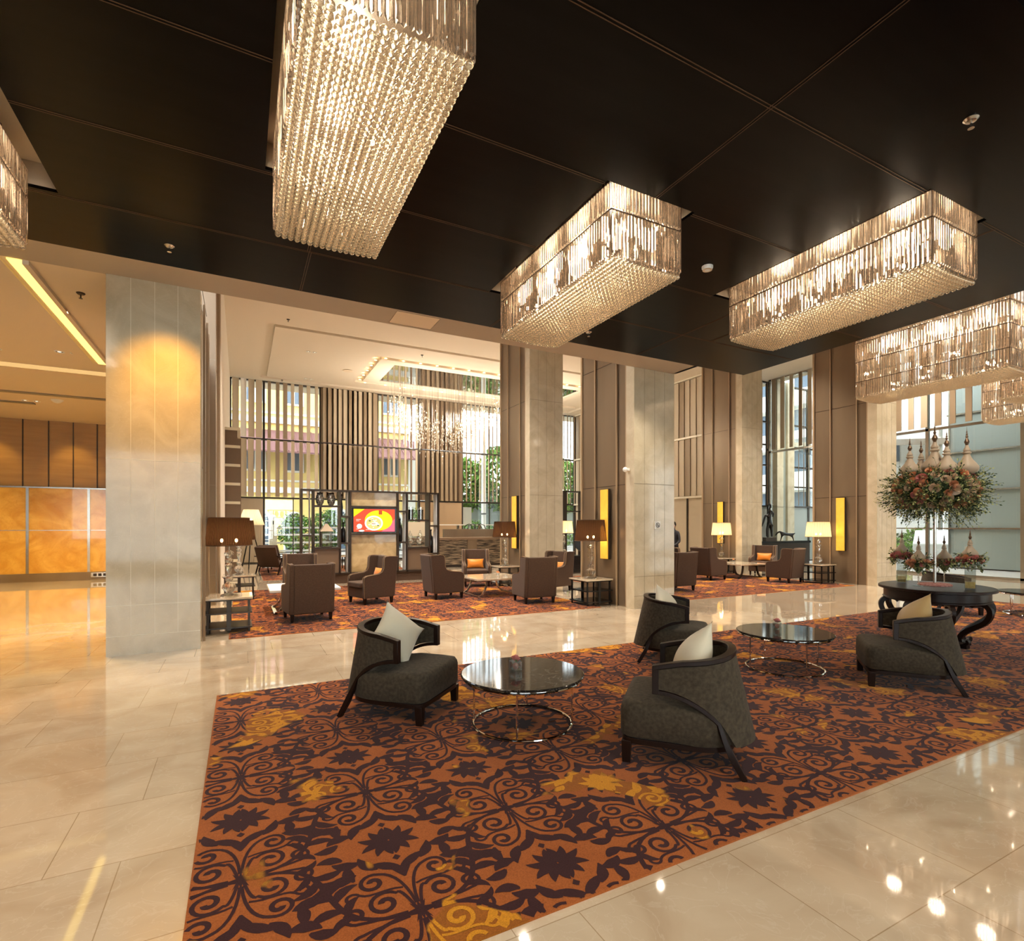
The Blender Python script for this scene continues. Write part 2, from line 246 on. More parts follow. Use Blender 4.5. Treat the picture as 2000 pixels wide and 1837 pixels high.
# ---------------------------------------------------------------- mesh helpers
class MB:
    def __init__(s): s.v = []; s.f = []; s.m = []
    def add(s, vs, fs, mi=0, tf=None):
        b = len(s.v)
        s.v += [tuple(tf @ Vector(p)) for p in vs] if tf else [tuple(p) for p in vs]
        s.f += [tuple(b + i for i in f) for f in fs]; s.m += [mi] * len(fs); return s
    def box(s, x0, x1, y0, y1, z0, z1, mi=0, tf=None):
        return s.add([(x0, y0, z0), (x1, y0, z0), (x1, y1, z0), (x0, y1, z0), (x0, y0, z1), (x1, y0, z1), (x1, y1, z1), (x0, y1, z1)],
                     [(0, 3, 2, 1), (4, 5, 6, 7), (0, 1, 5, 4), (1, 2, 6, 5), (2, 3, 7, 6), (3, 0, 4, 7)], mi, tf)
    def bar(s, a, b, w, d=None, mi=0, up=(0, 0, 1)):
        a = Vector(a); b = Vector(b); d = d or w; t = (b - a).normalized(); u = Vector(up)
        if abs(t.dot(u)) > 0.98: u = Vector((1, 0, 0))
        x = t.cross(u).normalized(); y = x.cross(t).normalized(); vs = []
        for p in (a, b):
            for sx, sy in ((-1, -1), (1, -1), (1, 1), (-1, 1)): vs.append(p + x * sx * w / 2 + y * sy * d / 2)
        return s.add(vs, [(3, 2, 1, 0), (4, 5, 6, 7), (0, 1, 5, 4), (1, 2, 6, 5), (2, 3, 7, 6), (3, 0, 4, 7)], mi)
    def tube(s, pts, r, seg=8, mi=0, closed=False, cap=True):
        P = [Vector(p) for p in pts]; n = len(P); R = r if isinstance(r, (list, tuple)) else [r] * n; vs = []; prev = None
        for i in range(n):
            t = (P[(i + 1) % n] - P[i - 1]) if closed else (P[min(i + 1, n - 1)] - P[max(i - 1, 0)])
            t.normalize()
            if prev is None:
                u = Vector((0, 0, 1)) if abs(t.z) < 0.9 else Vector((1, 0, 0)); x = t.cross(u).normalized()
            else:
                x = prev - t * prev.dot(t); x.normalize()
            prev = x; y = t.cross(x)
            for k in range(seg):
                a = 2 * PI * k / seg; vs.append(P[i] + (x * math.cos(a) + y * math.sin(a)) * R[i])
        fs = []
        for i in range(n if closed else n - 1):
            j = (i + 1) % n
            for k in range(seg):
                k2 = (k + 1) % seg; fs.append((i * seg + k, i * seg + k2, j * seg + k2, j * seg + k))
        if cap and not closed: fs += [tuple(range(seg))[::-1], tuple((n - 1) * seg + k for k in range(seg))]
        return s.add(vs, fs, mi)
    def lathe(s, prof, seg=24, mi=0, c=(0, 0, 0), sx=1, sy=1, cap=True):
        vs = []; n = len(prof)
        for r, z in prof:
            for k in range(seg):
                a = 2 * PI * k / seg; vs.append((c[0] + r * math.cos(a) * sx, c[1] + r * math.sin(a) * sy, c[2] + z))
        fs = []
        for i in range(n - 1):
            for k in range(seg):
                k2 = (k + 1) % seg; fs.append((i * seg + k, i * seg + k2, (i + 1) * seg + k2, (i + 1) * seg + k))
        if cap:
            if prof[0][0] > 1e-5: fs.append(tuple(range(seg))[::-1])
            if prof[-1][0] > 1e-5: fs.append(tuple((n - 1) * seg + k for k in range(seg)))
        return s.add(vs, fs, mi)
    def prism(s, poly, a0, a1, axis='z', mi=0, tf=None):
        n = len(poly); vs = []
        for a in (a0, a1):
            for p, q in poly: vs.append({'z': (p, q, a), 'y': (p, a, q), 'x': (a, p, q)}[axis])
        return s.add(vs, [tuple(range(n))[::-1], tuple(range(n, 2 * n))] + [(i, (i + 1) % n, n + (i + 1) % n, n + i) for i in range(n)], mi, tf)
    def ball(s, c, r, mi=0, u=8, v=6, sz=1.0):
        return s.lathe([(r * math.sin(PI * i / v) if 0 < i < v else 1e-6, -r * sz * math.cos(PI * i / v)) for i in range(v + 1)], u, mi, c, cap=False)
    def grid(s, fn, nu, nv, mi=0, cu=False, cv=False):
        vs = [fn(i / (nu if cu else nu - 1), j / (nv if cv else nv - 1)) for i in range(nu) for j in range(nv)]; fs = []
        for i in range(nu if cu else nu - 1):
            for j in range(nv if cv else nv - 1):
                a = i * nv + j; b = ((i + 1) % nu) * nv + j; c2 = ((i + 1) % nu) * nv + (j + 1) % nv; d = i * nv + (j + 1) % nv; fs.append((a, b, c2, d))
        return s.add(vs, fs, mi)
    def mesh(s, name, mats, smooth=35):
        me = bpy.data.meshes.new(name); me.from_pydata(s.v, [], s.f)
        for m_ in (mats if isinstance(mats, (list, tuple)) else [mats]): me.materials.append(m_)
        me.polygons.foreach_set('material_index', s.m)
        me.update()
        if smooth:
            me.polygons.foreach_set('use_smooth', [True] * len(me.polygons)); me.set_sharp_from_angle(angle=math.radians(smooth))
        return me
    def obj(s, name, mats, parent=None, loc=None, rot=None, smooth=35, bevel=0, seg=2, label=None, kind=None, sub=0, fixn=True):
        me = s.mesh(name, mats, 0)
        if fixn:
            b = bmesh.new(); b.from_mesh(me); bmesh.ops.recalc_face_normals(b, faces=b.faces); b.to_mesh(me); b.free()
        if smooth:
            me.polygons.foreach_set('use_smooth', [True] * len(me.polygons)); me.set_sharp_from_angle(angle=math.radians(smooth))
        o = bpy.data.objects.new(name, me); COL.objects.link(o)
        if parent: o.parent = parent
        if loc: o.location = loc
        if rot is not None: o.rotation_euler = (0, 0, rot) if not isinstance(rot, (tuple, list)) else rot
        if bevel:
            bm_ = o.modifiers.new('bevel', 'BEVEL'); bm_.width = bevel; bm_.segments = seg; bm_.limit_method = 'ANGLE'; bm_.angle_limit = math.radians(40)
        if sub: sm = o.modifiers.new('sub', 'SUBSURF'); sm.levels = sub; sm.render_levels = sub
        if label: o['label'] = label
        if kind: o['kind'] = kind
        return o
def thing(name, label, cat, loc=(0, 0, 0), rot=0, group=None):
    o = bpy.data.objects.new(name, None); COL.objects.link(o); o.location = loc; o.rotation_euler = (0, 0, rot) if not isinstance(rot, (tuple, list)) else rot
    o.empty_display_size = 0.1; o['label'] = label; o['category'] = cat
    if group: o['group'] = group
    return o
def tag(o, label, cat, group=None):
    o['label'] = label; o['category'] = cat
    if group: o['group'] = group
    return o
def struct(mb, name, mats, parent=None, **k):
    o = mb.obj(name, mats, parent, **k); 
    if not parent: o['kind'] = 'structure'
    return o
def kids(o): return [c for c in o.children]
def dup(root, loc=None, rot=None, label=None, group=None):
    r = root.copy(); COL.objects.link(r)
    if loc is not None: r.location = loc
    if rot is not None: r.rotation_euler = (0, 0, rot) if not isinstance(rot, (tuple, list)) else rot
    if label: r['label'] = label
    if group: r['group'] = group
    def rec(src, dst):
        for ch in kids(src):
            c = ch.copy(); COL.objects.link(c); c.parent = dst; rec(ch, c)
    rec(root, r); return r
R = math.radians
# ================================================================ SETTING
H = 4.7; HC = 7.97
b = MB().box(-16, 21.0, -7, 27.0, -0.12, 0.0); struct(b, 'floor', M['floor'])

# dark dropped ceiling in panels, open over each chandelier
XE, YE, YN = 9.08, 7.46, 1.47
CH = [('a', -2.52, 3.80), ('b', 0.25, 2.56), ('c', 2.98, 3.84), ('d', 5.70, 2.58)]     # x0,y0 of the four boxes in the dark ceiling
CW, CL = 0.85, 2.28
holes = [(x - 0.06, x + CW + 0.16, y - 0.02, y + CL + 0.22) for _, x, y in CH]
xs = sorted({-14.0, XE} | {h[0] for h in holes} | {h[1] for h in holes}); ys = sorted({YN, YE} | {h[2] for h in holes} | {h[3] for h in holes})
b = MB()
for i in range(len(xs) - 1):
    for j in range(len(ys) - 1):
        mx_, my_ = (xs[i] + xs[i + 1]) / 2, (ys[j] + ys[j + 1]) / 2
        if not any(h[0] < mx_ < h[1] and h[2] < my_ < h[3] for h in holes): b.box(xs[i], xs[i + 1], ys[j], ys[j + 1], H, H + 0.03)
ceil = struct(b, 'ceiling', M['ceildark'])
b = MB()
def strip(b, x0, x1, y0, y1, w=0.006, g=0.012):
    if x1 - x0 > y1 - y0:
        for d in (-g, g): b.box(x0, x1, y0 + d - w / 2, y0 + d + w / 2, H - 0.004, H + 0.001)
    else:
        for d in (-g, g): b.box(x0 + d - w / 2, x0 + d + w / 2, y0, y1, H - 0.004, H + 0.001)
for y in (2.60, 3.86, 5.10, 6.35):
    cuts = sorted([(h[0], h[1]) for h in holes if h[2] - 0.03 < y < h[3] + 0.03]); x = -14.0
    for a, c in cuts + [(XE, XE)]:
        if a > x: strip(b, x, a, y, y)
        x = c
strip(b, 3.49, 3.49, YN, 3.82); strip(b, 0.68, 0.68, 5.04, 6.35); strip(b, 6.36, 6.36, 5.1, YE); strip(b, 0.70, 0.70, 6.35, YE); strip(b, 3.45, 3.45, 6.35, YE); strip(b, 7.0, 7.0, 2.6, 6.35)
struct(b, 'trim_1', M['copper'])
b = MB()
for h in holes:     # plaster recess above each chandelier
    x0, x1, y0, y1 = h
    b.box(x0, x1, y0, y1, H + 0.24, H + 0.27); b.box(x0 - 0.02, x0, y0, y1, H + 0.03, H + 0.27); b.box(x1, x1 + 0.02, y0, y1, H + 0.03, H + 0.27)
    b.box(x0, x1, y0 - 0.02, y0, H + 0.03, H + 0.27); b.box(x0, x1, y1, y1 + 0.02, H + 0.03, H + 0.27)
struct(b, 'ceiling_recess', M['ceilbeige'])
b = MB().box(-14, 12, -7, YN - 0.02, H + 0.35, H + 0.45).box(-14, XE, YN - 0.06, YN, H, H + 0.4)
b.box(XE, XE + 0.08, YN, YE, H, HC).box(7.9, XE, YE - 0.02, YE + 0.04, H + 0.03, HC)
struct(b, 'ceiling_bulkhead', M['ceildark'])
# beige soffit beam, reception ceiling, high white ceiling
b = MB().box(-14, 7.87, YE, 8.05, H, H + 0.2); b.box(-0.6, 7.87, 7.9, 8.05, H + 0.2, HC)
b.box(7.79, 7.87, YE, 8.0, H, HC)
so = struct(b, 'ceiling_soffit', M['soffit'])
b = MB().box(-14, -0.6, 8.05, 21, H, H + 0.2); struct(b, 'ceiling_reception', M['ceilbeige'])
b = MB()
b.box(-0.6, 21.2, 8.0, 27, HC + 0.1, HC + 0.2); b.box(7.8, 28, -7, 8.0, HC + 0.1, HC + 0.2)
# dropped frame leaves a shallow tray, then a second one round the mirror
def ring(b, X0, X1, Y0, Y1, x0, x1, y0, y1, z0, z1):
    b.box(X0, X1, Y0, y0, z0, z1).box(X0, X1, y1, Y1, z0, z1).box(X0, x0, y0, y1, z0, z1).box(x1, X1, y0, y1, z0, z1)
ring(b, -0.6, 21.2, 8.05, 27, 0.75, 16.4, 18.2, 25.0, HC, HC + 0.12)
b.box(0.98, 4.45, 18.45, 24.75, HC + 0.01, HC + 0.12); b.box(4.45, 16.15, 18.45, 19.9, HC + 0.01, HC + 0.12); b.box(4.45, 16.15, 23.9, 24.75, HC + 0.01, HC + 0.12)
ring(b, 4.75, 14.6, 20.15, 23.7, 5.4, 14.2, 20.65, 23.3, HC + 0.0, HC + 0.12)
b.box(7.8, 28, -7, 8.05, HC, HC + 0.1)
struct(b, 'ceiling_white', M['ceilwhite'])
b = MB().box(5.4, 14.2, 20.65, 23.3, HC + 0.03, HC + 0.06); struct(b, 'ceiling_mirror', M['mirror'])
# ribs in the white ceiling of the right lounge
b = MB()
for x0, x1, y0, y1 in ((17.8, 21.0, 11.2, 11.35), (17.8, 17.95, 11.2, 15.0), (0.1, 7, 12.2, 12.28)): b.box(x0, x1, y0, y1, HC - 0.05, HC)
struct(b, 'trim_2', M['ceilbeige'])

# outer walls that close the shell
b = MB().box(-0.62, -0.41, 14.0, 25.6, 0, HC)              # left wall of the lounge, bookcase stands against it
struct(b, 'wall_left', M['ceilwhite'])
b = MB().box(-14, -0.62, 20.0, 20.2, 0, H + 0.2)
wr = struct(b, 'wall_back', M['woodpanel'])
b = MB()
for x in (-7.8, -7.2, -6.6, -6.16, -5.59, -5.01, -4.44, -3.87, -3.3, -2.7): b.box(x - 0.012, x + 0.012, 19.975, 20.0, 2.74, H)
struct(b, 'trim_3', M['bronzedark'])
b = MB()
for i, x in enumerate((-9.7, -8.29, -6.88, -5.47, -4.06, -2.65)):
    for z0, z1 in ((0.24, 1.48), (1.50, 2.72)): b.box(x + 0.03, x + 1.38, 19.93, 19.99, z0, z1)
struct(b, 'wall_onyx', M['onyx'])
b = MB()
for x in (-9.7, -8.29, -6.88, -5.47, -4.06, -2.65): b.box(x - 0.032, x + 0.032, 19.91, 20.0, 0.24, 2.74)
b.box(-10, -1.2, 19.92, 20.0, 2.72, 2.76); b.box(-10, -1.2, 19.95, 20.0, 1.48, 1.50)
struct(b, 'trim_4', M['steel'])
b = MB().box(-12, -0.7, 19.9, 20.0, 0, 0.24); struct(b, 'baseboard_back', M['bronze'])
b = MB().box(-14, 20.5, -7.2, -7, 4.3, HC).box(-14, 20.5, -7.2, -7, 0, 0.35)  # unseen wall put in to cut light from behind; openings let some through
for x0, x1 in ((-14, -10.5), (-6.4, -4.8), (-0.7, 1.5), (4.8, 8.5), (12.0, 20.5)): b.box(x0, x1, -7.2, -7, 0.35, 4.3)
wf = struct(b, 'wall_front_unseen', M['ceilbeige']); MB().box(-10.5, 12.0, -7.12, -7.10, 0.35, 4.3).obj('window_pane', M['glasspane'], wf)
b = MB().box(-14.2, -14, -7, 21, 0, 5); struct(b, 'wall_reception', M['woodpanel'])
sk = MB().box(-4.0, -3.55, 19.87, 19.905, 0.08, 0.22).obj('floor_socket_plate', M['steel'], bevel=0.004); tag(sk, 'metal power socket plate on the dark skirting of the onyx wall', 'socket')
for i, x in enumerate((-3.9, -3.78, -3.66)): MB().box(x - 0.04, x + 0.04, 19.86, 19.87, 0.11, 0.19).obj('socket', M['bronzedark'], sk)

# reception ceiling details
b = MB().box(-2.40, -2.26, 8.06, 12.5, H - 0.02, H - 0.004); struct(b, 'ceiling_cove_light', M['cove'])
b = MB().box(-2.26, -2.20, 8.06, 12.5, H - 0.05, H).box(-2.66, -2.46, 8.06, 12.5, H - 0.03, H); struct(b, 'trim_5', M['ceilbeige'])
b = MB().box(-9, -0.7, 13.2, 13.5, H - 0.012, H - 0.002); struct(b, 'ceiling_cove_glow', M['covesoft'])
b = MB().box(-9, -0.7, 15.9, 16.05, H - 0.03, H).box(-9, -4.6, 17.2, 17.35, H - 0.03, H); struct(b, 'trim_6', M['seam'])

# ---------------------------------------------------------------- columns: marble front, bronze panelled flanks
def column(name, x0, x1, y0, y1, top, seams=(2.44, 4.98, 0.62), flank=None, nj=4):
    b = MB().box(x0, x1, y0, y0 + 0.24, 0, top)
    col_ = struct(b, name, M['column'])
    c = MB()
    for k in range(1, nj):
        x = x0 + (x1 - x0) * k / nj; c.box(x - 0.0025, x + 0.0025, y0 - 0.0015, y0, 0.24, top)
    for z in seams:
        if z < top: c.box(x0, x1, y0 - 0.002, y0, z - 0.004, z + 0.004)
    c.box(x0, x1, y0 - 0.002, y0, 0.238, 0.246)
    c.obj('joint', M['seamlight'] if name == 'column_1' else M['seam'], col_)
    p = MB().box(x0 + 0.02, x1 - 0.02, y0 + 0.24, y1, 0, top); p.obj('bronze_cladding', M['bronze'], col_)
    e = MB()
    for xx, sx in ((x0, -1), (x1, 1)):
        for y in (y0 + 0.52, y0 + 1.25):
            e.box(xx - 0.03 * (sx < 0) - 0.0, xx + 0.03 * (sx > 0), y - 0.012, y + 0.012, 0, top)
    e.obj('metal_reveal', M['oakedge'], col_)
    e = MB()
    for y in (y0 + 0.535, y0 + 1.265):
        for xx, sx in ((x0, -1), (x1, 1)): e.box(xx - 0.003 * (sx < 0), xx + 0.003 * (sx > 0), y - 0.0, y + 0.02, 0, top)
    for z in seams[:2]:
        for xx in (x0 + 0.018, x1 - 0.018): e.box(xx - 0.003, xx + 0.003, y0 + 0.24, y1, z - 0.005, z + 0.005)
    e.obj('shadow_gap', M['bronzedark'], col_)
    e = MB()
    for xx in (x0, x1): e.box(xx - 0.012 + 0.012 * (xx == x0), xx + 0.012 * (xx == x0), y0 + 0.24, y0 + 0.27, 0, top); e.box(xx - 0.02, xx + 0.02, y1, y1 + 0.05, 0, top)
    e.obj('wood_edge', M['oakedge'], col_)
    return col_
column('column_1', -1.47, -0.47, 8.03, 9.80, H)
column('column_2', 6.81, 7.85, 8.06, 9.80, HC)
column('column_3', 6.81, 7.85, 12.24, 13.95, HC)
column('column_4', 15.15, 16.15, 12.40, 14.1, HC)
column('column_5', 15.15, 16.08, 8.12, 9.85, HC)
c_ = column('column_6', -1.47, -0.45, 12.3, 13.95, HC); c_.data.materials[0] = M['bronze']
b = MB().box(20.8, 21.2, 15.2, 15.5, 0, HC).box(21.5, 21.95, 15.2, 15.5, 0, HC)
c6 = struct(b, 'column_7', M['column'])
MB().box(21.2, 21.5, 15.3, 15.4, 0, HC).obj('glass_strip', M['greyglass'], c6)
b = MB()
for z in (2.45, 4.98): b.box(20.8, 21.2, 15.19, 15.2, z, z + 0.01).box(21.5, 21.95, 15.19, 15.2, z, z + 0.01)
b.obj('joint', M['seam'], c6)
# small fittings on the columns
t = thing('no_smoking_sign', 'small white no smoking sign on the second marble column', 'sign', (7.38, 8.055, 1.63))
MB().box(-0.06, 0.09, -0.012, 0, -0.075, 0.075).obj('plate', M['white'], t, bevel=0.002)
b = MB(); b.tube([(0.015 + 0.045 * math.cos(a), -0.016, 0.045 * math.sin(a)) for a in [2 * PI * k / 20 for k in range(20)]], 0.004, 6, closed=True)
b.bar((-0.017, -0.016, 0.032), (0.047, -0.016, -0.032), 0.011, 0.004); b.bar((-0.02, -0.016, -0.01), (0.05, -0.016, -0.01), 0.008, 0.003)
b.obj('symbol', M['blackpl'], t)
t = thing('security_camera', 'small white dome camera on bracket beside the second column edge', 'camera', (6.78, 8.22, 2.72))
MB().ball((-0.06, 0, 0), 0.05, u=16, v=10).obj('dome', M['white'], t); MB().box(-0.03, 0.05, -0.03, 0.03, -0.02, 0.03).obj('bracket', M['white'], t)
for (X, y0, y1, z0, z1, where) in ((6.81, 8.81, 9.05, 0.93, 2.37, 'beside the second column'), (6.81, 12.89, 13.14, 1.0, 2.44, 'on the column behind the lounge chairs'), (15.15, 13.15, 13.38, 1.02, 2.47, 'on the far right lounge column'), (15.15, 8.94, 9.17, 0.92, 2.41, 'on the wide bronze panel at right')):
    t = thing('gold_wall_panel', 'tall narrow gold leaf wall panel ' + where, 'wall panel', (X, (y0 + y1) / 2, z0), 0, 'gold leaf wall panels')
    h = z1 - z0; w = (y1 - y0) / 2
    MB().box(-0.075, -0.012, -w, w, 0, h).obj('panel', M['goldleaf'], t, bevel=0.004)
    MB().box(-0.055, 0.0, -w - 0.012, w + 0.012, -0.01, h + 0.01).obj('backing', M['bronzedark'], t)

# ---------------------------------------------------------------- window walls with cream louvers
def fin_panel(b, x0, x1, z0, z1, pitch, w, mats, Y, depth=0.12, axis='x', ang=0.0, rnd=0.25):
    n = max(1, int(round((x1 - x0) / pitch))); pp = (x1 - x0) / n
    for i in range(n):
        x = x0 + pp * (i + 0.5) + random.uniform(-rnd, rnd) * pp * 0.3; ww = w * random.uniform(0.8, 1.15)
        mi = random.choice(mats); c_, s_ = math.cos(ang), math.sin(ang)
        q = [(-ww / 2, -0.012), (ww / 2, -0.012), (ww / 2, 0.012), (-ww / 2, 0.012)]
        if axis == 'x': b.prism([(x + p * c_ - q2 * s_, Y + p * s_ + q2 * c_) for p, q2 in q], z0, z1, 'z', mi)
        else: b.prism([(Y + p * s_ + q2 * c_, x + p * c_ - q2 * s_) for p, q2 in q], z0, z1, 'z', mi)
YW = 25.6; TZ = (2.86, 5.42, 7.96)
bays = [(-0.4, 1.0, 'closed'), (1.0, 3.9, 'open'), (3.9, 6.6, 'shut'), (6.6, 9.0, 'open'), (9.0, 11.6, 'brown'), (11.6, 14.4, 'thin'), (14.4, 17.2, 'thin')]
# convert bay limits measured along the wall
bx = [-0.4, 0.9, 3.25, 5.85, 7.9, 10.2, 13.3, 17.2]; kinds = ['closed', 'open', 'shut', 'open2', 'brown', 'thin', 'thin']
b = MB()
for x in bx: b.box(x - 0.045, x + 0.045, YW - 0.1, YW + 0.06, 0, HC)
for z in (0.04,) + TZ: b.box(-0.4, 17.2, YW - 0.12, YW + 0.05, z - 0.035, z + 0.035)
for x in (2.1, 6.9, 9.0, 11.8, 14.6, 16.0): b.box(x - 0.02, x + 0.02, YW, YW + 0.04, 0, HC)
win = struct(b, 'window_1', M['frame'])
b = MB().box(-0.4, 17.2, YW + 0.02, YW + 0.03, 0.05, HC); b.obj('window_pane', M['glasspane'], win)
LM = [M['louver'], M['louvertan'], M['louverbrown'], M['white']]
random.seed(11)
for k in range(len(kinds)):
    x0, x1, kd = bx[k] + 0.05, bx[k + 1] - 0.05, kinds[k]
    b = MB()
    for z0, z1 in ((TZ[0] + 0.04, TZ[1] - 0.04), (TZ[1] + 0.04, TZ[2] - 0.02)):
        if kd == 'closed': fin_panel(b, x0, x1, z0, z1, 0.27, 0.24, [0, 0, 1, 3], YW - 0.25, ang=0.35)
        elif kd == 'shut': fin_panel(b, x0, x1, z0, z1, 0.235, 0.19, [0, 1], YW - 0.25, ang=0.5, rnd=0); fin_panel(b, x0, x1, z0, z1, 0.235, 0.29, [1], YW - 0.12, rnd=0)
        elif kd == 'open': fin_panel(b, x0, x1, z0, z1, 0.33, 0.16, [0, 1, 1], YW - 0.25, ang=0.3)
        elif kd == 'open2': fin_panel(b, x0, x1, z0, z1, 0.27, 0.12, [0, 1, 2], YW - 0.25, ang=0.4)
        elif kd == 'brown':
            fin_panel(b, x0, x1, z0, z1, 0.24, 0.17, [2, 1], YW - 0.25, ang=0.4, rnd=0); fin_panel(b, x0, x1, z0, z1, 0.24, 0.3, [2], YW - 0.12, rnd=0)
        else: fin_panel(b, x0, x1, z0, z1, 0.24, 0.065, [0, 1, 1], YW - 0.25, ang=0.4)
    o = b.obj('louver_panel', LM, win, smooth=0)
b = MB().box(-0.36, 0.86, YW - 0.14, YW - 0.1, 0.05, 2.82)
for i in range(14): b.box(-0.34 + i * 0.086, -0.30 + i * 0.086, YW - 0.16, YW - 0.14, 0.05, 2.82)
b.obj('reeded_panel', M['louver'], win)
b = MB().box(7.95, 10.15, YW - 0.14, YW - 0.1, 0.05, 2.82).box(8.6, 8.63, YW - 0.16, YW - 0.1, 0.05, 2.82); b.obj('timber_panel', M['oakedge'], win)

# right wall of the lounge: shut cream louvers in three rows
XR = 17.24
b = MB().box(XR, XR + 0.15, 15.6, 25.6, 0, HC); wr = struct(b, 'wall_right', M['louver'])
b = MB(); random.seed(5)
for z0, z1 in ((TZ[0] + 0.06, TZ[1] - 0.04), (TZ[1] + 0.04, TZ[2] - 0.06)): fin_panel(b, 15.7, 25.4, z0, z1, 0.34, 0.36, [0, 0, 0, 1], XR - 0.06, axis='y', ang=0.12, rnd=0.0)
b.obj('louver_panel', LM, wr, smooth=0)
b = MB()
for z in TZ: b.box(XR - 0.16, XR, 15.6, 25.5, z - 0.04, z + 0.04)
b.obj('rail', M['seamlight'], wr)
b = MB()
for y in (15.95, 16.9, 18.1, 19.3, 20.5, 21.7, 22.9, 24.1): b.box(XR - 0.05, XR, y - 0.03, y + 0.03, 0, 2.82)
b.obj('metal_reveal', M['bronzedark'], wr)

# second window wall behind the right lounge
YW2 = 15.6
b = MB()
for x in (17.3, 18.9, 22.0, 23.5, 25.2): b.box(x - 0.05, x + 0.05, YW2 - 0.06, YW2 + 0.06, 0, HC)
b.box(20.62, 20.75, YW2 - 0.10, YW2 + 0.05, 0, HC)
for z in (0.04, 2.5, 3.4, 4.3, 5.2, 6.2, HC - 0.04): b.box(17.3, 27, YW2 - 0.07, YW2 + 0.05, z - 0.03, z + 0.03)
win2 = struct(b, 'window_2', M['frame'])
b = MB().box(17.3, 27, YW2 + 0.02, YW2 + 0.03, 2.5, HC); b.obj('window_pane', M['glasspane'], win2)
b = MB().box(17.3, 27, YW2 - 0.02, YW2 + 0.01, 0.05, 2.47); b.obj('grey_door_panel', M['greydoor'], win2)
random.seed(3); b = MB()
for z0, z1 in ((5.0, HC - 0.1), (2.55, 4.9)): fin_panel(b, 17.4, 27, z0, z1, 0.36, 0.11, [0, 1, 2, 2], YW2 - 0.2, ang=0.5)
b.obj('louver_panel', LM, win2, smooth=0)

# entrance glazing at the right
XG = 20.5
b = MB()
for y in (-6.9, -4.5, -2.1, 0.3, 2.7, 6.97, 9.4, 12.2, 15.3): b.box(XG - 0.05, XG + 0.05, y - 0.045, y + 0.045, 0, HC)
for z in (0.03, 4.83, HC - 0.03): b.box(XG - 0.05, XG + 0.05, -6.9, 15.4, z - 0.04, z + 0.04)
win3 = struct(b, 'window_3', M['steel'])
MB().box(XG - 0.01, XG + 0.01, -6.9, 15.4, 0.05, HC).obj('window_pane', M['glasspane'], win3)
random.seed(9); b = MB(); fin_panel(b, -6.8, 15.2, 4.9, HC - 0.06, 0.40, 0.21, [0, 0, 1], XG - 0.2, axis='y', ang=0.2, rnd=0.15)
b.obj('louver_panel', LM, win3, smooth=0)
b = MB().box(XG - 0.012, XG + 0.012, 4.0, 12.0, 1.52, 1.56); b.obj('door_rail', M['steel'], win3)

# ---------------------------------------------------------------- ceiling fittings
def sprinkler(x, y, z, lab, col=M['steel']):
    t = thing('sprinkler', lab, 'sprinkler', (x, y, z), 0, 'ceiling sprinklers')
    MB().lathe([(0.05, 0), (0.05, -0.006), (0.035, -0.02), (0.018, -0.022)], 20).obj('escutcheon', col, t)
    b = MB().tube([(0, 0, -0.02), (0, 0, -0.07)], 0.008).lathe([(0.022, -0.07), (0.022, -0.074)], 12); b.obj('nozzle', col, t)
sprinkler(-0.70, 6.91, H, 'chrome sprinkler in dark ceiling above the left marble column'); sprinkler(4.94, 1.98, H, 'chrome sprinkler at top right of the dark ceiling')
sprinkler(4.93, 6.93, H, 'chrome sprinkler right of the middle chandelier near the beige soffit'); sprinkler(-1.89, 8.86, H, 'bronze sprinkler in the beige ceiling beside the cove light', M['bronzedark'])
t = thing('smoke_detector', 'round white smoke detector on the dark ceiling between two chandeliers', 'smoke detector', (4.95, 4.54, H))
MB().lathe([(0.065, 0), (0.065, -0.02), (0.05, -0.045), (0.02, -0.05)], 24).obj('body', M['white'], t); MB().lathe([(0.052, -0.038), (0.055, -0.046), (0.048, -0.048)], 24).obj('vent', M['ceilbeige'], t)
def downlight(x, y, z, lab, grp):
    t = thing('twin_downlight', lab, 'downlight', (x, y, z), 0, grp)
    for d in (-0.11, 0.11):
        r_ = MB().lathe([(0.075, 0), (0.075, -0.008), (0.055, -0.008), (0.05, 0.0)], 18, c=(d, 0, 0)).obj('trim_ring', M['white'], t)
        MB().lathe([(0.0001, -0.004), (0.03, -0.004)], 12, c=(d, 0, 0)).obj('lamp_glow', M['downl'], r_)
        MB().lathe([(0.03, -0.0035), (0.055, -0.0035)], 12, c=(d, 0, 0), cap=False).obj('baffle', M['bronzedark'], r_)
for x, y, lb in ((-3.9, 12.3, 'beside the glowing cove, nearer one'), (-2.75, 12.0, 'next to the cove close to the column'), (-2.3, 14.2, 'just behind the soft cove'), (-4.6, 17.0, 'above the onyx wall')):
    downlight(x, y, H, 'pair of recessed downlights in the beige ceiling ' + lb, 'beige ceiling downlights')
for x, y, lb in ((1.9, 12.9, 'nearest the beam at left'), (4.6, 14.0, 'nearest the beam in the middle'), (2.3, 20.5, 'inside the ceiling tray front'), (2.6, 24.3, 'inside the tray close to the window'), (13.4, 15.0, 'at far right')):
    downlight(x, y, HC, 'pair of recessed downlights in the high white ceiling ' + lb, 'high ceiling downlights')
for x, y, z, lb in ((-5.0, 14.8, H, 'in beige ceiling left of the column'), (-4.0, 16.6, H, 'in beige ceiling near the onyx wall')):
    o = MB().lathe([(0.13, 0), (0.11, -0.03), (0.06, -0.07), (0.001, -0.085)], 20, c=(0, 0, 0)).obj('dome_detector', M['white'], loc=(x, y, z)); tag(o, 'round white dome fitting ' + lb, 'ceiling fitting', 'dome fittings')
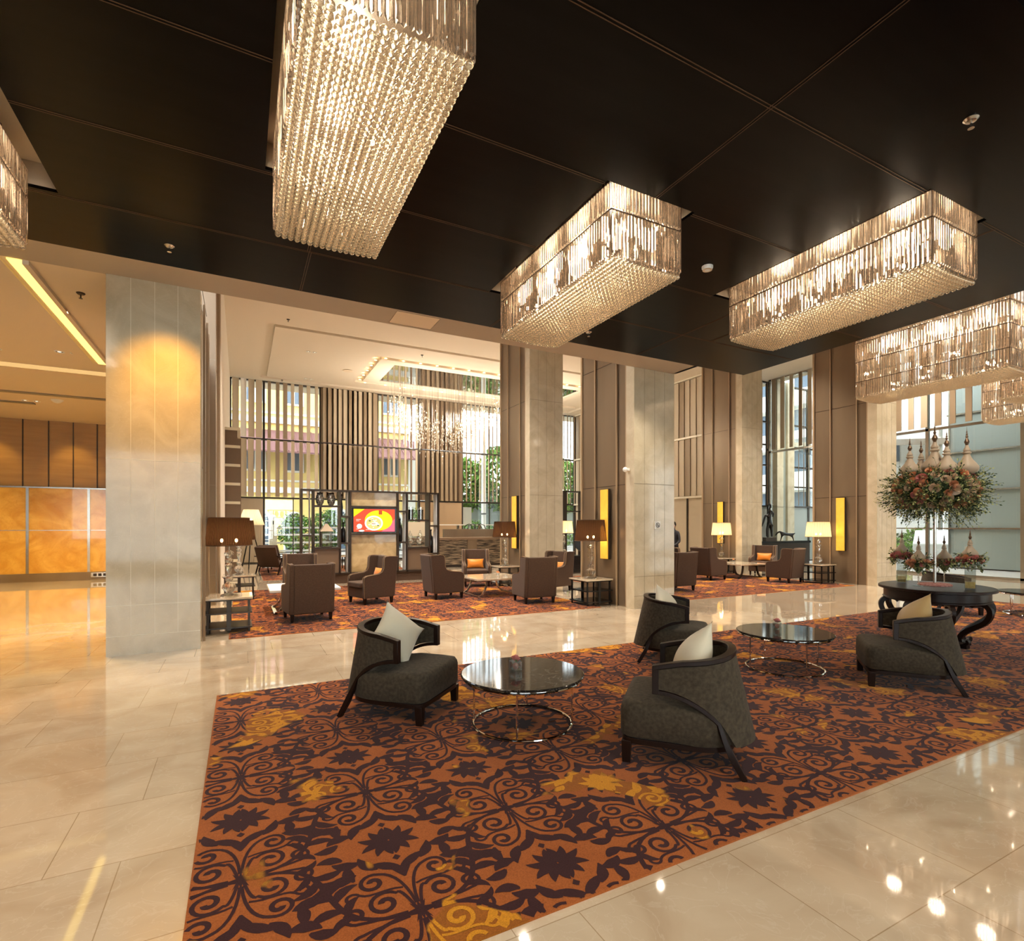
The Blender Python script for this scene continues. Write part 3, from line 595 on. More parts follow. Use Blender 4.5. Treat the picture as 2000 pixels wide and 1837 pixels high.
for x, y, lb in ((3.9, 22.3, 'left of the mirror recess'), (9.2, 18.3, 'in front of the mirror recess'), (18.7, 10.4, 'over the right lounge')):
    o = MB().lathe([(0.2, 0), (0.2, -0.012), (0.17, -0.015), (0.001, -0.015)], 24).obj('ceiling_speaker', M['ceilbeige'], loc=(x, y, HC)); tag(o, 'round flush ceiling speaker ' + lb, 'speaker', 'ceiling speakers')
for x, y, lb in ((1.3, 17.6, 'at left end of the lounge ceiling'), (6.0, 19.0, 'above the crystal installation'), (1.6, 25.0, 'close to the striped window'), (18.4, 13.9, 'over the statue'), (20.6, 13.6, 'near the marble pier')):
    sprinkler(x, y, HC, 'small white ceiling sprinkler ' + lb, M['bronzedark'])
b = MB()
random.seed(2)
for i in range(14):
    b.lathe([(0.001, 0), (0.05, 0)], 10, c=(4.9 + i * 0.68, 20.02, HC + 0.005)); 
for i in range(5): b.lathe([(0.001, 0), (0.05, 0)], 10, c=(4.6, 20.4 + i * 0.75, HC + 0.005))
for i in range(10): b.lathe([(0.001, 0), (0.05, 0)], 10, c=(4.9 + i * 0.9, 23.8, HC + 0.005))
o = b.obj('ceiling_cove_bulbs', M['smallbulb']); o['kind'] = 'structure'
ap = MB().box(2.0, 2.65, 7.5, 7.98, H - 0.003, H).box(0, 0.001, 7.5, 7.501, H - 0.001, H).obj('ceiling_access_panel', M['ceilbeige'], kind='structure')
MB().tube([(2.0, 7.5, H - 0.004), (2.65, 7.5, H - 0.004), (2.65, 7.98, H - 0.004), (2.0, 7.98, H - 0.004)], 0.003, 4, closed=True).obj('shadow_gap', M['seam'], ap)
# ================================================================ RUGS
A_, B_ = 0.667, 1.094
def ribbon(out, pts, ws):
    n = len(pts); L = []; Rr = []
    for i in range(n):
        p = Vector(pts[i]); q = Vector(pts[min(i + 1, n - 1)]) - Vector(pts[max(i - 1, 0)])
        q = q.normalized() if q.length > 1e-9 else Vector((1, 0)); nn = Vector((-q.y, q.x)); w = ws(i / (n - 1)) / 2
        L.append(p + nn * w); Rr.append(p - nn * w)
    for i in range(n - 1): out.append([L[i], L[i + 1], Rr[i + 1], Rr[i]])
def bez(p0, p1, p2, p3, n=14):
    return [tuple(p0[k] * (1 - t) ** 3 + 3 * p1[k] * t * (1 - t) ** 2 + 3 * p2[k] * t * t * (1 - t) + p3[k] * t ** 3 for k in (0, 1)) for t in [i / (n - 1) for i in range(n)]]
def spir(cx, cy, r0, a0, turns, n=22, sgn=1): return [(cx + r0 * (1 - 0.80 * t) * math.cos(a0 + sgn * turns * 2 * PI * t), cy + r0 * (1 - 0.80 * t) * math.sin(a0 + sgn * turns * 2 * PI * t)) for t in [i / (n - 1) for i in range(n)]]
def cell():
    q = []       # (right side only?, polygons); one quarter of the motif round a node at the origin
    def put_(once, L): q.append((once, L))
    def leaf(x, y, ang, ln, w, curl=0.6, once=False):
        pts = [(x, y)]; a = ang - curl * 0.25; L = []
        for i in range(7): a += curl / 7; pts.append((pts[-1][0] + math.cos(a) * ln / 7, pts[-1][1] + math.sin(a) * ln / 7))
        ribbon(L, pts, lambda t: w * max(0.10, math.sin(PI * min(1, (t * 0.92 + 0.06))) ** 0.8) * (1.15 - 0.5 * abs(t - 0.42))); put_(once, L)
    def line(pts, ws, once=False): L = []; ribbon(L, pts, ws); put_(once, L)
    S = bez((0, 0), (0.80 * A_, 0.0), (0.20 * A_, B_ / 2), (A_, B_ / 2), 26)
    line(S, lambda t: 0.017 + 0.010 * math.sin(PI * t), True)
    for t, side, k in [(0.22, -1, .8), (0.28, 1, .8), (0.32, -1, 1), (0.38, 1, 1), (0.42, -1, 1.15), (0.47, 1, 1.15), (0.53, -1, 1.15), (0.58, 1, 1.15), (0.62, -1, 1), (0.68, 1, 1), (0.72, -1, .8), (0.78, 1, .8)]:
        i = int(t * 25); x, y = S[i]; a = math.atan2(S[i + 1][1] - y, S[i + 1][0] - x)
        if t > 0.5: a += PI
        leaf(x, y, a + PI * 0 + side * (0.75 if t <= 0.5 else -0.75), 0.150 * k, 0.046 * k, side * (1.5 if t <= 0.5 else -1.5), once=True)
    def vol(p0, p1, p2, c, r, a0, turns, sgn, w0, w1):
        sp = spir(c[0], c[1], r, a0, turns, sgn=sgn, n=24); line(bez(p0, p1, p2, sp[0], 8) + sp[1:], lambda t: w0 + (w1 - w0) * t)
    vol((0.012, 0.02), (0.03, 0.12), (0.05, 0.17), (0.125, 0.105), 0.074, PI * 0.80, 1.35, -1, 0.014, 0.028)
    vol((0.05, 0.015), (0.12, 0.02), (0.19, 0.02), (0.250, 0.085), 0.052, -PI * 0.55, 1.25, 1, 0.013, 0.024)
    vol((0.004, 0.05), (0.01, 0.20), (0.05, 0.29), (0.145, 0.255), 0.062, PI * 0.70, 1.3, -1, 0.014, 0.027)
    vol((0.03, 0.17), (0.10, 0.20), (0.17, 0.16), (0.245, 0.190), 0.034, PI * 0.9, 1.0, -1, 0.012, 0.020)
    leaf(0.0, 0.24, 1.35, 0.16, 0.040, -0.7); leaf(0.02, 0.30, 0.9, 0.15, 0.046, -0.9); leaf(0.10, 0.345, 0.75, 0.14, 0.050, 0.9)
    leaf(0.215, 0.30, 1.25, 0.13, 0.048, 0.9); leaf(0.17, 0.43, -0.1, 0.13, 0.056, 1.2); leaf(0.24, 0.475, 0.6, 0.12, 0.050, -1.2)
    put_(False, [[Vector((0, 0)), Vector((0.065, 0.008)), Vector((0.020, 0.018)), Vector((0.035, 0.06))], [Vector((0, 0)), Vector((0.035, 0.06)), Vector((0.008, 0.026)), Vector((0.0, 0.065))]])
    c = B_ / 2
    for a, l_ in ((-0.12, 0.15), (-0.72, 0.13), (-1.32, 0.12)): leaf(0.004, c - 0.004, a, l_, 0.046, -0.7)
    put_(False, [[Vector((0.0, c - 0.175)), Vector((0.020, c - 0.155)), Vector((0.0, c - 0.130)), Vector((0, c - 0.15))]])
    return q
CELL = cell()
def rug(name, x0, x1, y0, y1, label, ox=0.0, oy=3.765):
    t = thing(name, label, 'rug', (0, 0, 0))
    MB().box(x0, x1, y0, y1, 0.0005, 0.009).obj('rug_pile', M['rugbase'], t, smooth=0)
    vs = []; fs = []
    i0, i1 = int((x0 - ox) / A_) - 1, int((x1 - ox) / A_) + 2
    for i in range(i0, i1):
        j0 = int((y0 - oy) / B_) - 2; j1 = int((y1 - oy) / B_) + 2
        for j in range(j0, j1):
            cx_, cy_ = ox + i * A_, oy + (j + (i % 2) * 0.5) * B_
            if cx_ < x0 - 0.7 or cx_ > x1 + 0.7 or cy_ < y0 - 0.6 or cy_ > y1 + 0.6: continue
            for sx in (1, -1):
                for sy in (1, -1):
                    for ni, (once, L) in enumerate(CELL):
                        if once and sx < 0: continue
                        zz = 0.0096 + (ni * 4 + (sx > 0) * 2 + (sy > 0)) * 1.3e-5
                        for q in L:
                            P = [(cx_ + sx * p[0], cy_ + sy * p[1]) for p in q]
                            if all(x0 < p[0] < x1 and y0 < p[1] < y1 for p in P):
                                k = len(vs); vs += [(p[0], p[1], zz) for p in P]; fs.append((k, k + 1, k + 2, k + 3) if sx * sy < 0 else (k + 3, k + 2, k + 1, k))
    me = bpy.data.meshes.new('scroll_pattern'); me.from_pydata(vs, [], fs); me.materials.append(M['rugorn']); me.update()
    o = bpy.data.objects.new('scroll_pattern', me); COL.objects.link(o); o.parent = t
    return t
rug('scroll_rug', -0.20, 14.30, 1.87, 5.70, 'large terracotta scroll patterned rug under the barrel armchairs')
rug('scroll_rug', -0.15, 6.35, 8.50, 14.7, 'terracotta scroll rug under the wing armchairs in the left lounge', 0.3)
rug('scroll_rug', 8.70, 14.80, 8.50, 14.2, 'terracotta scroll rug of the right lounge behind the columns', 0.1)
rug('scroll_rug', 0.6, 5.6, 17.3, 22.5, 'pinkish scroll rug by the window behind the shelf divider', 0.2)

# ================================================================ CHANDELIERS
def prism_mesh(h, w=0.031, d=0.026):
    b = MB(); n = [(-w / 2, 0), (-w / 4, d / 2), (w / 4, d / 2), (w / 2, 0), (w / 4, -d / 2), (-w / 4, -d / 2)]
    b.add([(x, y, z) for z in (0, -h) for x, y in n] + [(0, 0, -h - 0.018)], [tuple(range(6))[::-1]] + [(i, (i + 1) % 6, 6 + (i + 1) % 6, 6 + i) for i in range(6)] + [(6 + i, 6 + (i + 1) % 6, 12) for i in range(6)])
    return b
PM = {}
def pm(h):
    if h not in PM: PM[h] = prism_mesh(h).mesh('crystal_prism', M['crystal'], 0)
    return PM[h]
def strand_mesh(n, L):
    b = MB(); st = L / n
    for i in range(n): b.ball((0, st * (i + 0.5), 0), st * 0.475, u=8, v=6)
    return b.mesh('bead_strand', M['bead'], 60)
SM = strand_mesh(44, CL)
BM = MB().ball((0, 0, 0), 0.016, u=6, v=5, sz=1.5).mesh('bulb', M['bulbhot'])
def chandelier(x0, y0, z0, tiers, label, indiv=100, sides='WESN', bulbs=10, energy=32, top=None):
    """box of hanging prisms over a net of beads; x0,y0 = corner, z0 = underside"""
    t = thing('crystal_chandelier', label, 'chandelier', (x0, y0, z0), 0, 'box shaped crystal chandeliers')
    zt = sum(tiers); st = 0.040
    fr = MB()
    z = zt
    for k, h in enumerate(tiers):
        o = 0.0
        for a, b_ in (((o, o), (CW - o, o)), ((CW - o, o), (CW - o, CL - o)), ((CW - o, CL - o), (o, CL - o)), ((o, CL - o), (o, o))):
            fr.bar((a[0], a[1], z - 0.004), (b_[0], b_[1], z - 0.004), 0.012, 0.01)
        z -= h
    for x in (0.1, CW - 0.1):
        for y in (0.25, CL - 0.25): fr.tube([(x, y, zt), (x, y, (top or 4.94) - z0)], 0.008, 6)
    for x in (0.0, CW):
        for y in (0.0, CL): fr.tube([(x, y, 0.03), (x, y, zt)], 0.004, 5)
    pl = MB().box(0, CW, 0, CL, zt, zt + 0.006).obj('reflector_plate', M['steel'], t)  # mirror-like plate added to double the sparkle of the prisms
    fr.obj('mounting_frame', M['copper'], t)
    spots = []
    z = zt
    rot = {'W': PI / 2, 'E': PI / 2, 'S': 0, 'N': 0}
    for k, h in enumerate(tiers):
        for sd in sides:
            n = int((CL if sd in 'WE' else CW) / st)
            for i in range(n):
                u = ((CL if sd in 'WE' else CW) - n * st) / 2 + (i + 0.5) * st
                p = {'W': (0, u), 'E': (CW, u), 'S': (u, 0), 'N': (u, CL)}[sd]
                pri = (0 if sd in 'WS' else 1, k != len(tiers) - 1)
                spots.append((pri, (p[0], p[1], z - 0.012), rot[sd] + random.uniform(-0.22, 0.22), round(h - 0.035, 3)))
        z -= h
    spots.sort(key=lambda s_: s_[0])
    for s_ in spots[:indiv]:
        o = bpy.data.objects.new('crystal_prism', pm(s_[3])); COL.objects.link(o); o.parent = t; o.location = s_[1]; o.rotation_euler = (0, 0, s_[2])
    b = MB()
    for s_ in spots[indiv:]:
        pr = prism_mesh(s_[3]); b.add(pr.v, pr.f, 0, Matrix.Translation(s_[1]) @ Matrix.Rotation(s_[2], 4, 'Z'))
    if spots[indiv:]:
        o = b.obj('crystal_prism_curtain', M['crystal'], t, smooth=0, fixn=False); o['kind'] = 'stuff'
    ns = 17
    for i in range(ns):
        o = bpy.data.objects.new('bead_strand', SM); COL.objects.link(o); o.parent = t; o.location = ((i + 0.5) * CW / ns, 0, -0.008 - 0.015 * math.sin(PI * (i + 0.5) / ns))
    random.seed(int(x0 * 10) + 50)
    for i in range(bulbs):
        o = bpy.data.objects.new('bulb', BM); COL.objects.link(o); o.parent = t; o.location = (CW * (0.25 if i % 2 else 0.75), CL * (i + 0.5) / bulbs, 0.16 + (0.3 if i % 3 == 0 else 0.0))
    for u in (0.2, 0.5, 0.8):
        l_ = lamp('POINT', 'chandelier_light', (CW / 2, CL * u, zt * 0.72), energy / 3, (1.0, 0.84, 0.64), 0.12); l_.parent = t
    return t
T2 = [0.25, 0.43]
chandelier(-2.52, 3.80, 4.05, T2, 'crystal chandelier cut off at the left edge of the picture', 90, energy=32)
chandelier(0.25, 2.56, 4.05, T2, 'largest crystal chandelier seen from below at top centre', 100, energy=32)
chandelier(2.98, 3.84, 4.05, T2, 'middle crystal chandelier over the marble columns', 100, energy=32)
chandelier(5.70, 2.58, 4.05, T2, 'crystal chandelier right of centre with bright reflections on ceiling', 100, energy=32)
T4 = [0.16, 0.37, 0.36, 0.38, 0.29]
chandelier(10.43, 3.70, 4.05, T4[1:] + [], 'four tier crystal chandelier at right above the flower table', 100, energy=48, top=HC)
chandelier(12.95, 2.45, 4.05, [0.37, 0.36, 0.38, 0.29], 'four tier crystal chandelier at the right edge behind the big one', 60, energy=48, top=HC)
chandelier(15.35, 3.66, 4.05, [0.37, 0.36, 0.38, 0.29], 'farthest crystal chandelier before the entrance glass, lowest in the picture', 60, energy=48, top=HC)

# hanging crystal rain in the lounge
random.seed(21)
t = thing('crystal_installation', 'cloud of fine hanging crystal drops and tiny bulbs under ceiling mirror', 'ceiling installation', (8.6, 21.9, HC))
wi = MB(); dr = MB(); bu = MB()
for i in range(430):
    x = random.uniform(-3.0, 4.6); y = random.uniform(-1.15, 1.3)
    c = math.exp(-((x + 0.9) / 1.7) ** 2)
    L = random.uniform(0.9, 1.9) + 1.75 * c * random.uniform(0.55, 1)
    wi.box(x - 0.002, x + 0.002, y - 0.002, y + 0.002, -L, 0.04)
    for k in range(random.randint(3, 6)):
        z = -L + k * random.uniform(0.08, 0.22)
        dr.lathe([(0.0005, -0.075), (0.017, -0.05), (0.013, -0.01), (0.0005, 0.02)], 5, c=(x, y, z), cap=False)
    if random.random() < 0.25: bu.ball((x, y, -L + random.uniform(0.2, 0.9)), 0.018, u=6, v=4)
wi.obj('wire', M['steel'], t, smooth=0, fixn=False)['kind'] = 'stuff'
dr.obj('crystal_drops', M['drop'], t, smooth=0, fixn=False)['kind'] = 'stuff'
for dx, dy in ((-2.2, 0), (0.0, 0.2), (2.4, 0), (3.8, -0.6)):
    l_ = lamp('POINT', 'installation_fill', (dx, dy, -1.5), 230, (1.0, 0.86, 0.68), 0.5); l_.parent = t  # added fill among the tiny bulbs, lifts the lounge ceiling
bu.obj('small_bulbs', M['smallbulb'], t, smooth=0, fixn=False)['kind'] = 'stuff'
# ================================================================ FURNITURE
def sweep(b, pts, nrm, w, h, mi=0):
    """rectangular section along pts; nrm = horizontal outward vectors; w across, h up"""
    n = len(pts); vs = []
    for i in range(n):
        p = Vector(pts[i]); q = Vector(nrm[i]).normalized(); t = (Vector(pts[min(i + 1, n - 1)]) - Vector(pts[max(i - 1, 0)])).normalized()
        u = q.cross(t).normalized(); ww = w[i] if isinstance(w, list) else w; hh = h[i] if isinstance(h, list) else h
        for a, c in ((-1, -1), (1, -1), (1, 1), (-1, 1)): vs.append(p + q * a * ww / 2 + u * c * hh / 2)
    fs = [(0, 1, 2, 3), tuple(4 * (n - 1) + k for k in (3, 2, 1, 0))]
    for i in range(n - 1):
        for k in range(4): fs.append((4 * i + k, 4 * i + (k + 1) % 4, 4 * i + 4 + (k + 1) % 4, 4 * i + 4 + k))
    return b.add(vs, fs, mi)
def shell_pt(s, z):
    k = max(0, min(1, (z - 0.17) / 0.575)); rx = 0.33 + 0.13 * (1 - k); ry = 0.368 + 0.006 * (1 - k); a = abs(s)
    if a < 0.62:
        th = s / 0.62 * PI / 2; x = -0.03 - rx * math.cos(th) ** 0.85; y = ry * (math.sin(abs(th)) ** 0.9) * (1 if s > 0 else -1); n = (-math.cos(th), math.sin(th), 0)
    else:
        x = -0.03 + (a - 0.62) / 0.38 * 0.19; y = ry * (1 if s > 0 else -1); n = (0, 1 if s > 0 else -1, 0)
    return Vector((x, y, z)), Vector(n)
def ztop(s): return 0.745 - 0.088 * abs(s) ** 1.4
def zbot(s):
    p, n = shell_pt(s, 0.4); e = (0.16 - p.x) / 0.46
    return 0.15 + 0.35 * math.sqrt(max(0, 1 - e * e)) if e < 1 else 0.15
def barrel_chair():
    t = thing('barrel_armchair', '', 'armchair')
    S_ = [-1 + 2 * i / 48 for i in range(49)]
    b = MB(); vs = []
    th = 0.042
    for s in S_:
        for k in range(6):
            z = zbot(s) + 0.02 + (ztop(s) - 0.02 - zbot(s) - 0.02) * k / 5; p, n = shell_pt(s, z); vs.append(p)
        for k in range(5, -1, -1):
            z = zbot(s) + 0.02 + (ztop(s) - 0.02 - zbot(s) - 0.02) * k / 5; p, n = shell_pt(s, z); vs.append(p - n * th)
    fs = [tuple(range(12)), tuple(12 * 48 + k for k in range(11, -1, -1))]
    for i in range(48):
        for k in range(12): fs.append((12 * i + k, 12 * i + (k + 1) % 12, 12 * i + 12 + (k + 1) % 12, 12 * i + 12 + k))
    b.add(vs, fs); b.obj('backrest', M['velvet'], t, smooth=50)
    b = MB(); P = [shell_pt(s, ztop(s)) for s in S_]
    sweep(b, [p - n * 0.018 for p, n in P], [n for p, n in P], 0.056, 0.030)
    b.obj('top_rail', M['darkwood'], t, bevel=0.004)
    for sg in (1, -1):
        b = MB(); ss = [sg * (1 - 0.60 * i / 18) for i in range(19)]
        P = [shell_pt(s, zbot(s)) for s in ss]
        pts = [p - n * 0.018 for p, n in P]; nn = [n for p, n in P]
        # cut the run where it meets the seat frame, then splay down to the floor
        k = next((i for i, p in enumerate(pts) if p.z < 0.22 or p.x < -0.29), len(pts) - 1)
        pts = pts[:k] + [Vector((-0.295, sg * 0.352, 0.20)), Vector((-0.325, sg * 0.355, 0.135)), Vector((-0.40, sg * 0.36, 0.0))]; nn = nn[:k] + [Vector((0, sg, 0))] * 3
        sweep(b, pts, nn, [0.046] * len(pts), [0.027] * (len(pts) - 3) + [0.034, 0.042, 0.034])
        b.obj('back_leg', M['darkwood'], t, bevel=0.003, smooth=40)
        b = MB(); p0, n = shell_pt(sg * 0.985, 0.55)
        b.box(p0.x - 0.03, p0.x + 0.012, p0.y - n.y * 0.018 - 0.026, p0.y - n.y * 0.018 + 0.026, 0.488, ztop(1) + 0.012); b.obj('arm_post', M['darkwood'], t, bevel=0.003)
    def seat(u, v):
        pass
    b = MB(); pl = []
    for i in range(40):
        a = 2 * PI * i / 40; c, s = math.cos(a), math.sin(a); e = 0.22 if c > 0 else 0.45
        x = 0.385 * (abs(c) ** e) * (1 if c > 0 else -1) if c > 0 else -0.375 * abs(c) ** 0.7; y = 0.372 * (abs(s) ** (0.22 if c > 0 else 0.6)) * (1 if s > 0 else -1); pl.append((x, y))
    vs = []; prof = [(0.93, 0.168), (1.0, 0.19), (1.0, 0.345), (0.985, 0.375), (0.95, 0.40), (0.85, 0.412), (0.5, 0.425), (0.02, 0.43)]
    for k, z in prof:
        for x, y in pl: vs.append((x * k + (0.0), y * k, z - (0.012 if x < 0 else 0)))
    fs = [(40 * i + j, 40 * i + (j + 1) % 40, 40 * i + 40 + (j + 1) % 40, 40 * i + 40 + j) for i in range(len(prof) - 1) for j in range(40)] + [tuple(range(40))[::-1], tuple(40 * (len(prof) - 1) + j for j in range(40))]
    b.add(vs, fs); b.obj('seat', M['velvet'], t, smooth=60)
    b = MB(); b.prism([(x * 0.975, y * 0.975) for x, y in pl], 0.135, 0.172); b.obj('seat_frame', M['darkwood'], t, bevel=0.003)
    for sg in (1, -1):
        b = MB(); x, y = 0.335, sg * 0.325
        b.add([(x - .032, y - .032, 0.15), (x + .032, y - .032, 0.15), (x + .032, y + .032, 0.15), (x - .032, y + .032, 0.15), (x - .024, y - .024, 0), (x + .028, y - .024, 0), (x + .028, y + .024, 0), (x - .024, y + .024, 0)],
              [(0, 1, 2, 3), (7, 6, 5, 4), (0, 4, 5, 1), (1, 5, 6, 2), (2, 6, 7, 3), (3, 7, 4, 0)])
        b.obj('front_leg', M['darkwood'], t, bevel=0.003)
    return t
def pillow(name, m, sx=0.21, sy=0.21, T=0.075, loc=(0, 0, 0), rot=(0, 0, 0), label='', group=None, pinch=0.12, cat='cushion', crush=0.0):
    b = MB()
    def f(sg):
        def g(u, v):
            u = u * 2 - 1; v = v * 2 - 1
            k = max(0, (1 - u * u)) ** 0.72 * max(0, (1 - v * v)) ** 0.72
            x = u * sx * (1 - pinch * (1 - v * v) * abs(u) ** 3 * 0 - pinch * (1 - abs(v) ** 2) * (abs(u) ** 4)); y = v * sy * (1 - pinch * (1 - abs(u) ** 2) * (abs(v) ** 4))
            z = sg * T * k * (1 + 0.10 * math.sin(9 * u + 4 * v) * abs(u * v)) + crush * (u * u * u * 0.5 + v * v * 0.6)
            return (x, y, z)
        return g
    b.grid(f(1), 22, 22); b.grid(f(-1), 22, 22)
    me = b.mesh(name, m, 0); bb = bmesh.new(); bb.from_mesh(me); bmesh.ops.remove_doubles(bb, verts=bb.verts, dist=0.0006); bmesh.ops.recalc_face_normals(bb, faces=bb.faces); bb.to_mesh(me); bb.free()
    me.polygons.foreach_set('use_smooth', [True] * len(me.polygons)); me.update()
    o = bpy.data.objects.new(name, me); COL.objects.link(o); o.location = loc; o.rotation_euler = rot
    return tag(o, label, cat, group)
def world(o_loc, rot, p):
    c, s = math.cos(rot), math.sin(rot); return (o_loc[0] + p[0] * c - p[1] * s, o_loc[1] + p[0] * s + p[1] * c, o_loc[2] + p[2])

bc = barrel_chair()
BCH = [((1.275, 4.565), -46, 'barrel armchair with cream cushion at front left, left of the first black table', 'cream', 'pale cream silk cushion standing on its corner in the front left barrel armchair'),
       ((2.80, 2.815), 133, 'barrel armchair nearest the camera, seen from behind right of first table', 'cream', 'striped cream cushion in the nearest barrel armchair'),
       ((4.69, 4.80), -46, 'barrel armchair in the middle at the rug edge by second column', 'cream', 'grey cream cushion in the middle barrel armchair by the column'),
       ((6.06, 2.985), 128, 'barrel armchair at right in front of the flower table, seen from behind', 'goldsilk', 'gold satin cushion in the right barrel armchair before the flower table'),
       ((11.75, 5.05), -40, 'barrel armchair partly hidden behind the round flower table', None, None)]
for i, (xy, ang, lab, cm, cl) in enumerate(BCH):
    loc = (xy[0], xy[1], 0.009)
    if i == 0: o = bc; o.location = loc; o.rotation_euler = (0, 0, R(ang)); o['label'] = lab; o['group'] = 'dark velvet barrel armchairs'
    else: o = dup(bc, loc, R(ang), lab, 'dark velvet barrel armchairs')
    if cm:
        lp = [(-0.06, -0.01, 0.645), (-0.08, 0.01, 0.645), (-0.09, 0.0, 0.61), (-0.08, 0.0, 0.645)][i]
        E = Matrix.Rotation(R(ang + (-20, 8, -12, 14)[i]), 3, 'Z') @ Matrix.Rotation(R(64), 3, 'Y') @ Matrix.Rotation(R((45, 45, 45, 38)[i]), 3, 'Z')
        pillow('throw_pillow', M[cm], 0.225, 0.225, 0.115, world(loc, R(ang), lp), E.to_euler(), cl, 'throw cushions in the barrel armchairs', pinch=0.16)

# ---- round coffee tables
def coffee_table():
    t = thing('round_coffee_table', '', 'coffee table')
    MB().lathe([(0.001, 0.392), (0.485, 0.392), (0.497, 0.40), (0.498, 0.41), (0.49, 0.416), (0.001, 0.416)], 64).obj('table_top', M['blackmarble'], t)
    MB().tube([(0.47 * math.cos(a), 0.47 * math.sin(a), 0.381) for a in [2 * PI * k / 64 for k in range(64)]], 0.011, 8, closed=True).obj('top_ring', M['chrome'], t)
    MB().tube([(0.398 * math.cos(a), 0.398 * math.sin(a), 0.012) for a in [2 * PI * k / 64 for k in range(64)]], 0.010, 8, closed=True).obj('base_ring', M['chrome'], t)
    for k in range(4):
        a = R(-124 + 90 * k); r_ = 0.398; MB().tube([(r_ * math.cos(a), r_ * math.sin(a), 0.012), (r_ * math.cos(a), r_ * math.sin(a), 0.385)], 0.008, 8).obj('leg', M['chrome'], t)
    return t
ct = coffee_table(); ct.location = (2.03, 3.77, 0.009); ct['label'] = 'round black marble coffee table with chrome ring base, front one'; ct['group'] = 'round black coffee tables'
dup(ct, (5.44, 3.89, 0.009), 0.2, 'round black marble coffee table between the middle and right barrel armchairs'); dup(ct, (12.75, 4.2, 0.009), 0.1, 'round black coffee table cut off at the right edge')

def rose_mesh(m, r=0.03):
    b = MB()
    for k in range(4):
        rr = r * (0.35 + 0.22 * k); hh = r * (1.15 - 0.18 * k)
        n = 3 + k
        for j in range(n):
            a0 = 2 * PI * j / n + k * 0.8; wd = 2 * PI / n * 0.62
            def f(u, v, a0=a0, wd=wd, rr=rr, hh=hh):
                a = a0 + (u - 0.5) * 2 * wd; q = rr * (0.35 + 0.65 * math.sin(v * PI * 0.5)) * (1 + 0.25 * v * v)
                return (q * math.cos(a), q * math.sin(a), -r * 0.5 + hh * 1.3 * v * (1 - 0.25 * abs(u - 0.5)))
            b.grid(f, 4, 4)
    return b.mesh('rose', m, 80)
ROSE = {k: rose_mesh(M[k]) for k in ('rose', 'rosepeach', 'rosecream')}
def put(name, me, parent, loc, rot=(0, 0, 0), sc=1.0):
    o = bpy.data.objects.new(name, me); COL.objects.link(o); o.parent = parent; o.location = loc; o.rotation_euler = rot; o.scale = (sc, sc, sc); return o
for (x, y, z, lab) in ((2.0, 3.83, 0.425, 'small glass cube with one pink rose on the first coffee table'), (5.47, 4.0, 0.425, 'small glass cube with pink rose on the second coffee table')):
    t = thing('glass_cube_vase', lab, 'vase', (x, y, z), 0.3, 'rose cubes on the coffee tables')
    b = MB(); b.box(-.037, .037, -.037, .037, 0, .012).box(-.037, -.033, -.037, .037, .012, .08).box(.033, .037, -.037, .037, .012, .08).box(-.033, .033, -.037, -.033, .012, .08).box(-.033, .033, .033, .037, .012, .08); b.obj('cube', M['vaseglass'], t)
    MB().ball((0, 0, 0.035), 0.026, u=10, v=6).obj('petal_bed', M['petals'], t); put('rose', ROSE['rose'], t, (0, 0, 0.095), (0.1, 0.2, 0), 1.15)
    b = MB()
    for a in (0.4, 2.2, 4.0): b.grid(lambda u, v: ((0.02 + 0.045 * u) * math.cos(a) + (v - .5) * 0.022 * math.sin(PI * u) * -math.sin(a), (0.02 + 0.045 * u) * math.sin(a) + (v - .5) * 0.022 * math.sin(PI * u) * math.cos(a), 0.085 + 0.012 * math.sin(PI * u)), 5, 3)
    b.obj('leaf', M['leafdark'], t)

